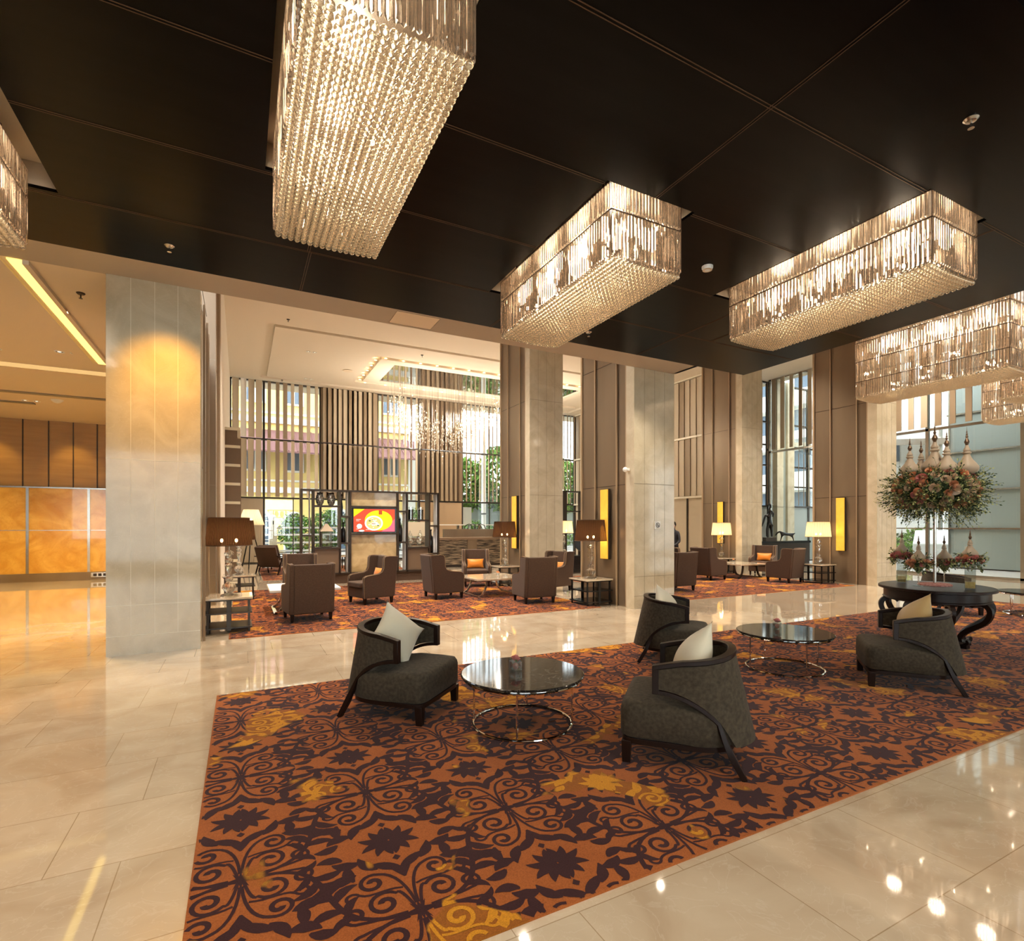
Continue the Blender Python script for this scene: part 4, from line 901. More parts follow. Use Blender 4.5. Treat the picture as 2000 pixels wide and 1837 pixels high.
# ---- wing armchairs
def wing_chair():
    t = thing('wing_armchair', '', 'armchair')
    prof = [(-0.36, .13), (0.335, .13), (0.345, .50), (0.33, .555), (0.27, .585), (0.0, .615), (-0.07, .65), (-0.105, .72), (-0.12, .92), (-0.15, .965), (-0.24, .975), (-0.44, .965)]
    for sg in (1, -1):
        b = MB(); b.prism(prof, sg * 0.285, sg * 0.365, 'y'); b.obj('side_panel', M['brownfab'], t, bevel=0.022, seg=3)
        b = MB(); pp = [(x, sg * 0.362, z) for x, z in prof[1:]]; b.tube(pp, 0.0055, 6); pp = [(x, sg * 0.292, z) for x, z in prof[2:-1]]; b.tube(pp, 0.005, 6); b.obj('piping', M['piping'], t)
    b = MB(); b.add([(-0.37, -.30, .13), (-0.24, -.30, .13), (-0.24, .30, .13), (-0.37, .30, .13), (-0.455, -.30, .96), (-0.33, -.30, .96), (-0.33, .30, .96), (-0.455, .30, .96)], [(0, 3, 2, 1), (4, 5, 6, 7), (0, 1, 5, 4), (1, 2, 6, 5), (2, 3, 7, 6), (3, 0, 4, 7)])
    b.obj('backrest', M['brownfab'], t, bevel=0.02, seg=3)
    MB().box(-0.26, 0.34, -0.29, 0.29, 0.13, 0.335).obj('seat_base', M['brownfab'], t, bevel=0.015)
    MB().box(-0.27, 0.385, -0.283, 0.283, 0.335, 0.45).obj('seat_cushion', M['brownfab'], t, bevel=0.03, seg=3)
    for sx, sy in ((1, 1), (1, -1), (-1, 1), (-1, -1)):
        b = MB(); x, y = sx * 0.30, sy * 0.31
        if sx < 0: x -= 0.01
        b.add([(x - .03, y - .03, 0.14), (x + .03, y - .03, 0.14), (x + .03, y + .03, 0.14), (x - .03, y + .03, 0.14), (x - .02, y - .02, 0), (x + .02, y - .02, 0), (x + .02, y + .02, 0), (x - .02, y + .02, 0)], [(0, 1, 2, 3), (7, 6, 5, 4), (0, 4, 5, 1), (1, 5, 6, 2), (2, 6, 7, 3), (3, 7, 4, 0)])
        b.obj('leg', M['darkwood'], t)
    return t
wc = wing_chair()
WCH = [((1.03, 9.77), 96, 'brown wing armchair seen squarely from behind in the left lounge', 0),
       ((1.22, 12.85), -90, 'brown wing armchair facing us behind the nearest one, against the divider', 1),
       ((2.44, 11.27), 196, 'brown wing armchair in profile facing left with orange cushion', 1),
       ((4.08, 11.32), 2, 'brown wing armchair in profile facing right towards marble table', 0),
       ((5.66, 13.15), -108, 'brown wing armchair facing us with wide orange cushion behind the marble table', 1),
       ((5.55, 9.80), 84, 'brown wing armchair seen from behind right of the marble table', 0),
       ((6.90, 11.25), 196, 'brown wing armchair with orange cushion between the two columns', 1),
       ((9.74, 9.98), 88, 'brown wing armchair just right of second column, seen from behind', 0),
       ((11.05, 11.4), -95, 'brown wing armchair half hidden behind the one beside the column', 0),
       ((12.62, 11.5), 3, 'brown wing armchair in right lounge facing right, dark back towards us', 1),
       ((14.2, 14.7), -92, 'brown wing armchair farthest back in the right lounge below the pale wall', 0),
       ((13.95, 9.98), 96, 'brown wing armchair in right lounge with its pale lit back towards us', 0),
       ((15.35, 11.75), 205, 'brown wing armchair with orange cushion facing us under the statue', 1)]
for i, (xy, ang, lab, cu) in enumerate(WCH):
    loc = (xy[0], xy[1], 0.009)
    if i == 0: o = wc; o.location = loc; o.rotation_euler = (0, 0, R(ang)); o['label'] = lab; o['group'] = 'brown wing armchairs'
    else: o = dup(wc, loc, R(ang), lab, 'brown wing armchairs')
    if cu:
        E = Matrix.Rotation(R(ang), 3, 'Z') @ Matrix.Rotation(R(74), 3, 'Y') @ Matrix.Rotation(R(90), 3, 'Z')
        pillow('orange_cushion', M['orange'], 0.235, 0.13, 0.06, world(loc, R(ang), (-0.20, 0, 0.585)), E.to_euler(), 'orange lumbar cushion in the ' + lab.split(',')[0].split(' with ')[0].replace('brown ', ''), 'orange cushions', pinch=0.08)

# ---- lounge coffee tables with sabre legs
def sabre_table(w, d, h, top, legm, label):
    t = thing('sabre_leg_coffee_table', label, 'coffee table')
    MB().box(-w / 2, w / 2, -d / 2, d / 2, h - 0.045, h).obj('table_top', top, t, bevel=0.006)
    for sx in (1, -1):
        for sy in (1, -1):
            b = MB(); pts = []; 
            for k in range(11):
                u = k / 10; a = u * PI / 2; x = sx * (w * 0.26 + 0.20 * (1 - math.cos(a))); z = (h - 0.045) * (1 - math.sin(a)) + 0.02; pts.append(Vector((x, sy * d * 0.36, z)))
            sweep(b, pts, [Vector((0, 1, 0))] * 11, 0.05, 0.04); b.obj('leg', legm, t, smooth=40)
    for sx in (1, -1): MB().box(sx * (w * 0.26 + 0.16), sx * (w * 0.26 + 0.22), -d * 0.38, d * 0.38, 0.0, 0.022).obj('foot_rail', legm, t)
    return t
t = sabre_table(1.25, 1.45, 0.45, M['tabmarble'], M['steel'], 'pale marble coffee table with curved metal legs behind the profile armchair facing right'); t.location = (5.28, 11.35, 0.009); t.scale = (1, 0.85, 0.94)
t = sabre_table(1.22, 1.25, 0.45, M['white'], M['chrome'], 'glossy white coffee table with steel legs hidden by the nearest wing armchair'); t.location = (1.07, 10.95, 0.009)
t = sabre_table(1.2, 1.2, 0.45, M['tabmarble'], M['bronzedark'], 'golden marble coffee table with curved dark legs in the right lounge'); t.location = (14.0, 11.6, 0.009)
for (x, y, z, lab) in ((5.35, 11.15, 0.435, 'small posy in clear glass on the marble lounge table'), (13.95, 11.75, 0.46, 'tiny posy in clear glass on right lounge table')):
    t = thing('posy_vase', lab, 'vase', (x, y, z)); MB().lathe([(0.03, 0), (0.045, 0.02), (0.045, 0.07), (0.035, 0.08)], 14, cap=False).obj('glass', M['vaseglass'], t)
    put('rose', ROSE['rosepeach'], t, (0, 0, 0.10), (0, 0.3, 0), 1.2); put('rose', ROSE['rosecream'], t, (0.04, 0.02, 0.09), (0, 0.5, 0), 0.9)

# ---- side tables and glass lamps
def side_table(m_frame, label, s=0.65, h=0.525):
    t = thing('side_table', label, 'side table'); a = s / 2
    MB().box(-a, a, -a, a, h - 0.03, h).obj('table_top', M['tabmarble'], t, bevel=0.004)
    MB().box(-a + .02, a - .02, -a + .02, a - .02, h - 0.05, h - 0.03).obj('top_frame', m_frame, t)
    for z in (0.06, 0.28): MB().box(-a + 0.01, a - 0.01, -a + 0.01, a - 0.01, z, z + 0.022).obj('shelf', m_frame, t)
    for x in (-a + 0.05, a - 0.05):
        for y in (-a + 0.05, a - 0.05): MB().box(x - .014, x + .014, y - .014, y + .014, 0, h - 0.04).obj('leg', m_frame, t)
    for y in (-a + 0.03, a - 0.03): MB().box(-0.03, 0.03, y - 0.012, y + 0.012, 0.03, h - 0.04).obj('centre_post', m_frame, t)
    return t
def table_lamp(shade, label, energy=7, clear=True, rb=0.33, rt=0.285):
    t = thing('glass_table_lamp', label, 'table lamp')
    P = [(0.10, 0), (0.105, 0.012), (0.06, 0.03), (0.03, 0.045), (0.055, 0.07), (0.085, 0.115), (0.075, 0.165), (0.035, 0.20), (0.022, 0.215), (0.045, 0.235), (0.05, 0.26), (0.028, 0.29), (0.022, 0.33), (0.035, 0.40), (0.052, 0.45), (0.045, 0.48), (0.024, 0.50), (0.05, 0.525), (0.05, 0.555), (0.026, 0.575), (0.03, 0.60), (0.06, 0.64), (0.055, 0.67), (0.02, 0.70)]
    g = MB()
    seg = 20; vs = []
    for r, z in P:
        for k in range(seg):
            a = 2 * PI * k / seg; rr = 1.15 * r * (1 + (0.07 if k % 2 else -0.07) * (1 if r > 0.035 else 0)); vs.append((rr * math.cos(a), rr * math.sin(a), z))
    g.add(vs, [(i * seg + k, i * seg + (k + 1) % seg, (i + 1) * seg + (k + 1) % seg, (i + 1) * seg + k) for i in range(len(P) - 1) for k in range(seg)] + [tuple(range(seg))[::-1], tuple((len(P) - 1) * seg + k for k in range(seg))])
    g.obj('glass_base', M['glass'], t, smooth=30)
    MB().tube([(0, 0, 0.70), (0, 0, 0.80)], 0.009, 8).tube([(-0.1, 0, 0.80), (0.1, 0, 0.80)], 0.006, 6).obj('stem', M['steel'], t)
    z0, z1 = 0.775, 1.20
    b = MB(); b.lathe([(rb, z0), (rt, z1)], 64, cap=False); b.obj('lamp_shade', shade, t, smooth=60)
    b = MB()
    for r, z in ((rb, z0), (rt, z1)): b.tube([(r * math.cos(a), r * math.sin(a), z) for a in [2 * PI * k / 48 for k in range(48)]], 0.006, 6, closed=True)
    b.obj('shade_trim', M['bronzedark'] if shade == M['shadebrown'] else M['piping'], t)
    bb = MB()
    for x in (-0.1, 0.1): bb.ball((x, 0, 0.85), 0.022, u=8, v=6, sz=1.4)
    bb.obj('bulb', M['bulb'], t)
    l_ = lamp('POINT', 'lamp_light', (0, 0, 0.93), energy, (1.0, 0.70, 0.38), 0.05); l_.parent = t
    return t
ST = [((-0.16, 9.28), M['frame'], 'brown', 'brown organza lamp with turned glass base beside the left marble column', 'dark metal side table holding the lamp beside left marble column'),
      ((-0.03, 13.2), M['frame'], 'brown', 'brown shaded glass lamp standing directly behind the left one', 'side table behind the left lamp, under second brown lamp'),
      ((6.44, 8.98), M['blackpl'], 'brown', 'brown organza lamp with clear glass base against the second column', 'black metal side table with pale top beside the second column'),
      ((6.42, 12.95), M['frame'], 'brown', 'brown shaded lamp in front of the gold panel on far column', 'side table behind the armchairs by the far column'),
      ((14.66, 9.42), M['blackpl'], 'cream', 'cream pleated lamp glowing beside the wide bronze panel at right', 'black side table with pale top in the right lounge'),
      ((14.68, 12.85), M['blackpl'], 'cream', 'cream pleated lamp in front of gold panel on far right column', 'side table deep in the right lounge under the cream lamp')]
p_b = table_lamp(M['shadebrown'], ''); p_c = table_lamp(M['shadecream'], '')
used = set()
st0 = {}
for xy, fm, kind, l1, l2 in ST:
    if fm.name not in st0: s_ = side_table(fm, l2); st0[fm.name] = s_; s_.location = (*xy, 0.0)
    else: s_ = dup(st0[fm.name], (*xy, 0.0), 0, l2)
    s_['group'] = 'marble topped side tables'
    on_rug = xy[1] > 8.5 + 0.4 and not (6.3 < xy[0] < 8) 
    s_.location.z = 0.0095
    src = p_b if kind == 'brown' else p_c
    if kind not in used: used.add(kind); o = src; o.location = (*xy, 0.535); o['label'] = l1
    else: o = dup(src, (*xy, 0.535), 0.3, l1)
    o['group'] = 'table lamps with turned glass bases'
dup(p_c, (10.05, 15.6, 0.60), 0, 'white shaded lamp glimpsed between the two columns')
t = thing('console_cabinet', 'dark low cabinet glimpsed between the two columns under the disc', 'cabinet', (10.7, 15.4, 0))
MB().box(-1.1, 0.8, -0.25, 0.25, 0.04, 0.60).obj('body', M['blackpl'], t, bevel=0.006); MB().box(-1.12, 0.82, -0.27, 0.27, 0.0, 0.04).obj('plinth', M['frame'], t)
for x in (-0.62, -0.14, 0.34): MB().box(x - 0.004, x + 0.004, -0.255, -0.25, 0.06, 0.58).obj('door_gap', M['seam'], t)
t = thing('disc_sculpture', 'round black disc sculpture on small stand between the two columns', 'sculpture', (10.75, 15.4, 0.60), R(-30))
b = MB(); b.lathe([(0.03, -0.02), (0.34, -0.035), (0.35, 0), (0.34, 0.035), (0.03, 0.02)], 40); o = b.obj('disc', M['blackpl'], t); o.rotation_euler = (R(90), 0, 0); o.location = (0, 0, 0.46)
MB().box(-0.08, 0.08, -0.06, 0.06, 0, 0.02).tube([(-0.03, 0, 0.02), (-0.03, 0, 0.14)], 0.008).tube([(0.03, 0, 0.02), (0.03, 0, 0.14)], 0.008).obj('stand', M['steel'], t)
# second divider glimpsed between columns
t = thing('shelf_divider', 'grey shelf divider glimpsed between the second and third columns', 'shelf', (11.2, 17.6, 0))
MB().box(-0.75, 0.10, -0.2, 0.2, 0.0, 3.0).obj('solid_panel', M['frame'], t); b = MB()
for x in (0.14, 0.95, 1.3): b.box(x - 0.025, x + 0.025, -0.18, 0.18, 0.0, 3.0)
for z in (0.12, 1.35, 2.2, 2.98): b.box(0.1, 1.32, -0.18, 0.18, z - 0.02, z + 0.02)
b.obj('frame', M['frame'], t)

# ---- display shelf divider with screen
SX, SYY = 0.0, 15.6
t = thing('shelf_divider', 'open dark framed shelf divider with screen and onyx panels in the left lounge', 'shelf', (0, SYY, 0))
fr = MB(); d = 0.2
for x in (1.48, 1.79, 2.49, 2.77, 4.13, 4.41, 5.10, 5.39): fr.box(x - 0.022, x + 0.022, -d, d, 0.27, 2.60)
for x0, x1, z in ((1.46, 5.41, 2.61), (1.46, 5.41, 0.28), (1.5, 1.77, 1.35), (1.81, 2.47, 2.17), (1.81, 2.47, 1.0), (2.51, 2.75, 1.88), (2.51, 2.75, 1.13), (2.79, 4.11, 2.17), (2.79, 4.11, 1.39), (4.15, 4.39, 2.05), (4.15, 4.39, 1.13), (4.43, 5.08, 1.79), (4.43, 5.08, 0.97), (5.12, 5.37, 1.62), (5.12, 5.37, 0.78)):
    fr.box(x0, x1, -d, d, z - 0.022, z + 0.022)
fr.obj('frame', M['bronzedark'], t)
MB().box(1.5, 5.37, -0.16, 0.16, 0.0, 0.26).obj('plinth', M['brownfab'], t)
MB().box(2.80, 4.10, -0.12, 0.12, 2.195, 2.585).obj('onyx_panel', M['onyxpale'], t); MB().box(2.80, 4.10, -0.12, 0.12, 0.305, 1.365).obj('onyx_panel', M['onyxpale'], t)
MB().box(1.82, 2.46, -0.15, 0.15, 0.305, 0.975).obj('cabinet_panel', M['louverbrown'], t); MB().box(4.44, 5.07, -0.15, 0.15, 0.305, 0.945).obj('cabinet_panel', M['louverbrown'], t)
b = MB()
for x in (1.66, 2.66, 4.33, 5.31): b.box(x + 0.03, x + 0.035, -0.17, 0.17, 0.31, 2.58)
b.obj('frosted_panel', M['white'], t)
tv = thing('wall_screen', 'bright screen showing a bowl of food on a yellow plate', 'screen', (3.45, SYY - 0.13, 1.78))
MB().box(-0.64, 0.64, -0.03, 0.03, -0.36, 0.36).obj('bezel', M['blackpl'], tv, bevel=0.005)
scr = {'r': glow('screen_red', (0.90, 0.085, 0.04), 1.0), 'y': glow('screen_yellow', (0.95, 0.72, 0.02), 1.0), 'w': glow('screen_white', (0.95, 0.9, 0.78), 1.0), 'p': glow('screen_pink', (0.85, 0.15, 0.20), 1.0), 'o': glow('screen_ochre', (0.9, 0.55, 0.18), 1.0), 'g': glow('screen_green', (0.10, 0.22, 0.06), 0.8), 'b': glow('screen_brown', (0.55, 0.10, 0.03), 0.9)}
def ell(cx_, cz, rx, rz, y, n=40, a0=0, a1=2 * PI): return [(cx_ + rx * math.cos(a0 + (a1 - a0) * k / n), y, cz + rz * math.sin(a0 + (a1 - a0) * k / n)) for k in range(n)]
b = MB(); keys = list('rywpogb')
def flat(pts, k): b.add(pts, [tuple(range(len(pts)))], keys.index(k))
def rect(x0, x1, z0, z1, y): return [(x0, y, z0), (x1, y, z0), (x1, y, z1), (x0, y, z1)]
flat(rect(-0.59, 0.59, -0.325, 0.325, -0.032), 'r'); flat([(0.2, -0.0325, -0.325), (0.59, -0.0325, -0.325), (0.59, -0.0325, 0.05)], 'p')
flat([(-0.59, -0.0325, 0.1), (-0.28, -0.0325, 0.325), (-0.59, -0.0325, 0.325)], 'y')
flat(ell(0.12, 0.0, 0.40, 0.29, -0.033), 'y'); flat(ell(-0.02, -0.08, 0.26, 0.215, -0.0335), 'w'); flat(ell(-0.02, -0.08, 0.215, 0.175, -0.034), 'o')
random.seed(4)
for i in range(34):
    a = random.uniform(0, 2 * PI); q = random.uniform(0, 0.8); flat(ell(-0.02 + 0.2 * q * math.cos(a), -0.08 + 0.16 * q * math.sin(a), random.uniform(.018, .04), random.uniform(.012, .026), -0.0343 - i * 1e-5, 10), random.choice('wwobwg'))
flat(rect(0.12, 0.22, 0.17, 0.29, -0.0342), 'b'); flat(ell(-0.43, -0.17, 0.075, 0.07, -0.033, 24), 'w'); flat(ell(-0.37, -0.30, 0.08, 0.025, -0.033, 24), 'w')
for i, (x, z, w_) in enumerate(((-0.52, 0.02, 0.13), (-0.52, -0.02, 0.09), (-0.52, -0.25, 0.07), (-0.25, -0.27, 0.14))): flat(rect(x, x + w_, z, z + 0.010, -0.0332), 'w')
b.obj('picture', [scr[k] for k in keys], tv, smooth=0, fixn=False)

def lathe_thing(name, parts, loc, label, cat, group=None, seg=20, rot=0):
    t = thing(name, label, cat, loc, rot, group)
    for pn, prof, m_, *c in parts: MB().lathe(prof, seg, c=c[0] if c else (0, 0, 0)).obj(pn, m_, t)
    return t
M['mosaic'] = mat('mosaic_glass', (0.10, 0.09, 0.08), 0.15, 0.4, noise=((30, 30, 30), (0.6, 0.55, 0.45), 0.42, 0.58, 3))
for i, x in enumerate((1.97, 2.27)):
    lathe_thing('mosaic_vase', [('body', [(0.06, 0), (0.10, 0.08), (0.118, 0.17), (0.10, 0.27), (0.07, 0.32)], M['mosaic']), ('rim', [(0.07, 0.32), (0.085, 0.33), (0.08, 0.36), (0.06, 0.36)], M['bronzedark'])], (x, SYY, 2.193), ('left', 'right')[i] + ' mosaic vase on the top shelf of the divider', 'vase', 'pair of mosaic vases')
t = thing('lantern', 'metal lantern with pyramid roof and ring standing on the divider', 'lantern', (2.14, SYY, 1.022))
b = MB()
for x in (-0.13, 0.13):
    for y in (-0.13, 0.13): b.box(x - .008, x + .008, y - .008, y + .008, 0.02, 0.44)
b.box(-0.14, 0.14, -0.14, 0.14, 0, 0.02).box(-0.14, 0.14, -0.14, 0.14, 0.43, 0.445); b.obj('frame', M['bronzedark'], t)
b = MB(); b.add([(-.18, -.18, .445), (.18, -.18, .445), (.18, .18, .445), (-.18, .18, .445), (-.03, -.03, .66), (.03, -.03, .66), (.03, .03, .66), (-.03, .03, .66)], [(0, 3, 2, 1), (4, 5, 6, 7), (0, 1, 5, 4), (1, 2, 6, 5), (2, 3, 7, 6), (3, 0, 4, 7)]); b.obj('roof', M['bronze'], t)
b = MB().tube([(0.10 * math.cos(a), 0, 0.78 + 0.10 * math.sin(a)) for a in [2 * PI * k / 28 for k in range(28)]], 0.007, 6, closed=True); b.obj('ring', M['bronzedark'], t)
MB().box(-0.128, 0.128, -0.128, 0.128, 0.03, 0.42).obj('glass', M['vaseglass'], t)
bot = [(0.045, 0), (0.06, 0.03), (0.06, 0.24), (0.05, 0.31), (0.02, 0.37), (0.016, 0.46), (0.026, 0.475), (0.024, 0.49)]
for x, z, k, lab in ((2.60, 1.153, 1.15, 'black bottle on the shelf left of the screen'), (4.23, 1.153, 1.4, 'tall black bottle right of the screen'), (5.20, 0.803, 1.45, 'tall black bottle at right end of the divider')):
    o = lathe_thing('bottle', [('body', bot[:5], M['blackpl']), ('neck', bot[4:], M['blackpl'])], (x, SYY, z), lab, 'bottle', 'bottles on the divider'); o.scale = (k, k, k)
lathe_thing('white_vase', [('body', [(0.04, 0), (0.05, 0.1), (0.05, 0.4), (0.025, 0.5), (0.02, 0.62), (0.03, 0.64)], M['white'])], (5.29, SYY - 0.02, 0.803), 'slim white vase beside black bottle at right end of divider', 'vase')
lathe_thing('black_figurine', [('body', [(0.03, 0), (0.02, 0.1), (0.035, 0.25), (0.015, 0.4), (0.012, 0.55), (0.03, 0.6), (0.001, 0.63)], M['blackpl'])], (2.56, SYY, 1.903), 'thin black figurine above the black bottle on the divider', 'figurine')
for i, x in enumerate((4.57, 4.88)):
    t = thing('dark_cylinder_vase', ('left', 'right')[i] + ' black and clear cylinder vase on upper right shelf', 'vase', (x, SYY, 1.813), 0, 'cylinder vases')
    MB().lathe([(0.075, 0), (0.075, 0.30)], 20).obj('dark_fill', M['blackpl'], t); MB().lathe([(0.09, 0), (0.09, 0.38)], 20, cap=False).obj('glass', M['vaseglass'], t)
    t = thing('glass_jar', ('left', 'right')[i] + ' lidded glass jar filled with shells on the lower right shelf', 'jar', (x - 0.02, SYY, 0.993), 0, 'lidded shell jars')
    MB().lathe([(0.07, 0), (0.05, 0.03), (0.13, 0.12), (0.14, 0.2), (0.12, 0.3), (0.06, 0.36)], 20, cap=False).obj('glass', M['vaseglass'], t)
    b = MB(); random.seed(i + 8)
    for k in range(20): a = random.uniform(0, 6.28); q = random.uniform(0, 0.08); b.ball((q * math.cos(a), q * math.sin(a), random.uniform(0.08, 0.24)), 0.03, u=6, v=4)
    o = b.obj('shells', M['cream'], t); o['kind'] = 'stuff'
    MB().lathe([(0.07, 0.36), (0.05, 0.41), (0.02, 0.44), (0.03, 0.47), (0.001, 0.5)], 16).obj('lid', M['vaseglass'], t)

# ---- left: bookcase against lounge wall, tripod lamp, sling chairs, bar
t = thing('bookcase', 'tall brown bookcase with white shelves at the left lounge wall', 'bookcase', (-0.41, 17.6, 0))
b = MB()
for k in range(12): b.box(0.0, 0.42, -0.02 + 0.0, 0.02, 0.1, 4.2) if k == 0 else None
for y in (0.0, 1.3, 2.6, 3.9, 5.2, 6.5): b.box(0, 0.32, y - 0.03, y + 0.03, 0, 4.5)
b.obj('upright', M['louverbrown'], t)
for z in (0.05, 0.6, 1.2, 1.75, 2.3, 2.85, 3.4, 3.95, 4.47): MB().box(0.0, 0.40, -0.06, 6.5, z - 0.04, z + 0.04).obj('shelf', M['cream'], t)
MB().box(0.0, 0.03, 0, 6.5, 0, 4.5).obj('back_panel', M['louverbrown'], t)
random.seed(31)
for i, (y, z) in enumerate(((0.5, 0.63), (1.8, 1.23), (3.1, 1.78), (0.7, 1.78), (2.2, 2.33), (4.5, 2.33))):
    t = thing('ornament', ['white figurine on the bookcase low shelf', 'white round ornament on the bookcase, second shelf', 'pale ornament deep on the bookcase', 'white ring ornament nearest on the bookcase', 'white bowl ornament high on the bookcase', 'far pale bowl on the bookcase'][i], 'ornament', (-0.2, 17.6 + y, z), 0, 'pale ornaments on the bookcase')
    MB().lathe([(0.05, 0), (0.02, 0.03), (0.09, 0.12), (0.10, 0.2), (0.04, 0.30), (0.001, 0.32)], 14).obj('body', M['white'], t); MB().box(-0.05, 0.05, -0.05, 0.05, 0, 0.01).obj('base', M['blackpl'], t)
def tripod(x, y, lab):
    t = thing('tripod_floor_lamp', lab, 'floor lamp', (x, y, 0))
    for a in (0.3, 2.4, 4.5): MB().bar((0.42 * math.cos(a), 0.42 * math.sin(a), 0.0), (0.04 * math.cos(a), 0.04 * math.sin(a), 1.55), 0.035, 0.03).obj('leg', M['blackpl'], t)
    MB().lathe([(0.05, 1.5), (0.06, 1.55), (0.02, 1.6), (0.02, 1.75)], 14).obj('hub', M['steel'], t)
    MB().lathe([(0.46, 1.66), (0.26, 2.24)], 40, cap=False).obj('lamp_shade', M['shadecream'], t); MB().ball((0, 0, 1.85), 0.04).obj('bulb', M['bulb'], t)
    l_ = lamp('POINT', 'lamp_light', (0, 0, 1.95), 10, (1, 0.8, 0.55), 0.06); l_.parent = t
tripod(0.35, 22.2, 'tripod floor lamp with cream shade behind the brown lamps at left')
def sling():
    t = thing('sling_lounge_chair', '', 'lounge chair')
    b = MB(); b.add([(0.42, -.36, .40), (0.42, .36, .40), (-0.22, .36, .27), (-0.22, -.36, .27), (-0.50, .36, .92), (-0.50, -.36, .92)], [])
    pts = [(0.42, 0.40), (-0.20, 0.28), (-0.52, 0.93)]
    for off, nm in ((0, 'seat'), (1, 'backrest')):
        a, c = pts[off], pts[off + 1]; MB().bar((a[0], 0, a[1]), (c[0], 0, c[1]), 0.70, 0.09, up=(0, 0, 1) if off == 0 else (1, 0, 0.5)).obj(nm, M['brownfab'], t, bevel=0.02)
    for sy in (-0.37, 0.37):
        MB().bar((0.38, sy, 0.40), (0.50, sy, 0), 0.035).obj('front_leg', M['darkwood'], t); MB().bar((-0.1, sy, 0.55), (-0.42, sy, 0.0), 0.035).obj('back_leg', M['darkwood'], t)
        MB().bar((-0.45, sy, 0.62), (0.40, sy, 0.56), 0.045, 0.03).obj('armrest', M['darkwood'], t); MB().bar((0.38, sy, 0.40), (0.38, sy, 0.56), 0.03).obj('arm_post', M['darkwood'], t)
    return t
sl = sling(); sl.location = (0.95, 19.4, 0.0095); sl.rotation_euler = (0, 0, R(62)); sl['label'] = 'low lounge chair with slanted back, nearer one at left by the window'; sl['group'] = 'slanted lounge chairs'
dup(sl, (1.1, 20.9, 0.0095), R(60), 'low lounge chair standing behind the nearer slanted one'); dup(sl, (4.4, 21.0, 0.0095), R(-150), 'low lounge chair seen through left side of the divider facing left')
t = thing('low_table', 'low pale table with cups between slanted lounge chairs', 'table', (3.0, 20.6, 0.0095))
MB().box(-0.55, 0.55, -0.4, 0.4, 0.47, 0.51).obj('table_top', M['tabmarble'], t)
for x in (-0.45, 0.45):
    for y in (-0.3, 0.3): MB().box(x - .02, x + .02, y - .02, y + .02, 0, 0.47).obj('leg', M['blackpl'], t)
t = thing('bar_counter', 'bar counter with rough dark stone front behind the marble table', 'bar counter', (0, 0, 0))
for x0, x1 in ((5.75, 8.05), (8.45, 11.6)):
    MB().box(x0, x1, 19.6, 20.3, 0.10, 1.08).obj('stone_front', M['stoneslab'], t)
MB().box(8.05, 8.45, 19.55, 20.35, 0.0, 1.08).obj('post', M['bronze'], t)
MB().box(5.7, 11.7, 19.45, 20.4, 1.08, 1.17).obj('counter_top', M['louverbrown'], t, bevel=0.005); MB().box(5.75, 11.6, 19.66, 20.3, 0, 0.10).obj('plinth', M['bronzedark'], t)
MB().box(7.2, 11.6, 19.95, 20.1, 1.17, 1.50).obj('back_screen', M['bronze'], t); MB().box(5.7, 6.95, 19.9, 20.0, 1.22, 1.78).obj('pale_panel', M['cream'], t)
for i, (x, lab) in enumerate(((8.3, 'left white top high table by the window behind the bar'), (10.6, 'right white top high table by the window behind the bar'))):
    t = thing('high_table', lab, 'table', (x, 22.8, 0), 0, 'high tables')
    MB().box(-0.9, 0.9, -0.35, 0.35, 1.66, 1.70).obj('table_top', M['white'], t)
    for sx in (-0.6, 0.6): MB().box(sx - 0.05, sx + 0.05, -0.05, 0.05, 0, 1.66).obj('leg', M['steel'], t)
for i, (x, lab) in enumerate(((7.25, 'black bent tube stool at left end of the high tables'), (9.25, 'first black bent tube stool between the high tables'), (9.75, 'second black bent tube stool between the high tables'), (11.75, 'black bent tube stool at right end of the high tables'))):
    t = thing('bent_tube_stool', lab, 'stool', (x, 22.2, 0), 0, 'bent tube stools')
    s_ = 1 if i % 2 == 0 else -1
    for yy in (-0.2, 0.2):
        MB().tube([(-0.2 * s_, yy, 0), (-0.2 * s_, yy, 1.5), (-0.15 * s_, yy, 1.68), (-0.05 * s_, yy, 1.72), (0.12 * s_, yy, 1.66), (0.22 * s_, yy, 1.45), (0.24 * s_, yy, 1.2)], 0.018, 6).obj('tube', M['blackpl'], t)
    MB().box(-0.2, 0.2, -0.2, 0.2, 1.10, 1.15).obj('seat', M['blackpl'], t)

# ---- reception counter end at left edge
t = thing('reception_desk', 'white marble end of the reception desk cut off at the left edge', 'desk', (-4.55, 14.4, 0))
MB().box(-2.2, 0.0, -0.35, 0.35, 0.0, 1.10).obj('body', M['whitemarble'], t, bevel=0.004); MB().box(-2.22, 0.02, -0.37, 0.37, 1.10, 1.14).obj('counter_top', M['whitemarble'], t, bevel=0.004)

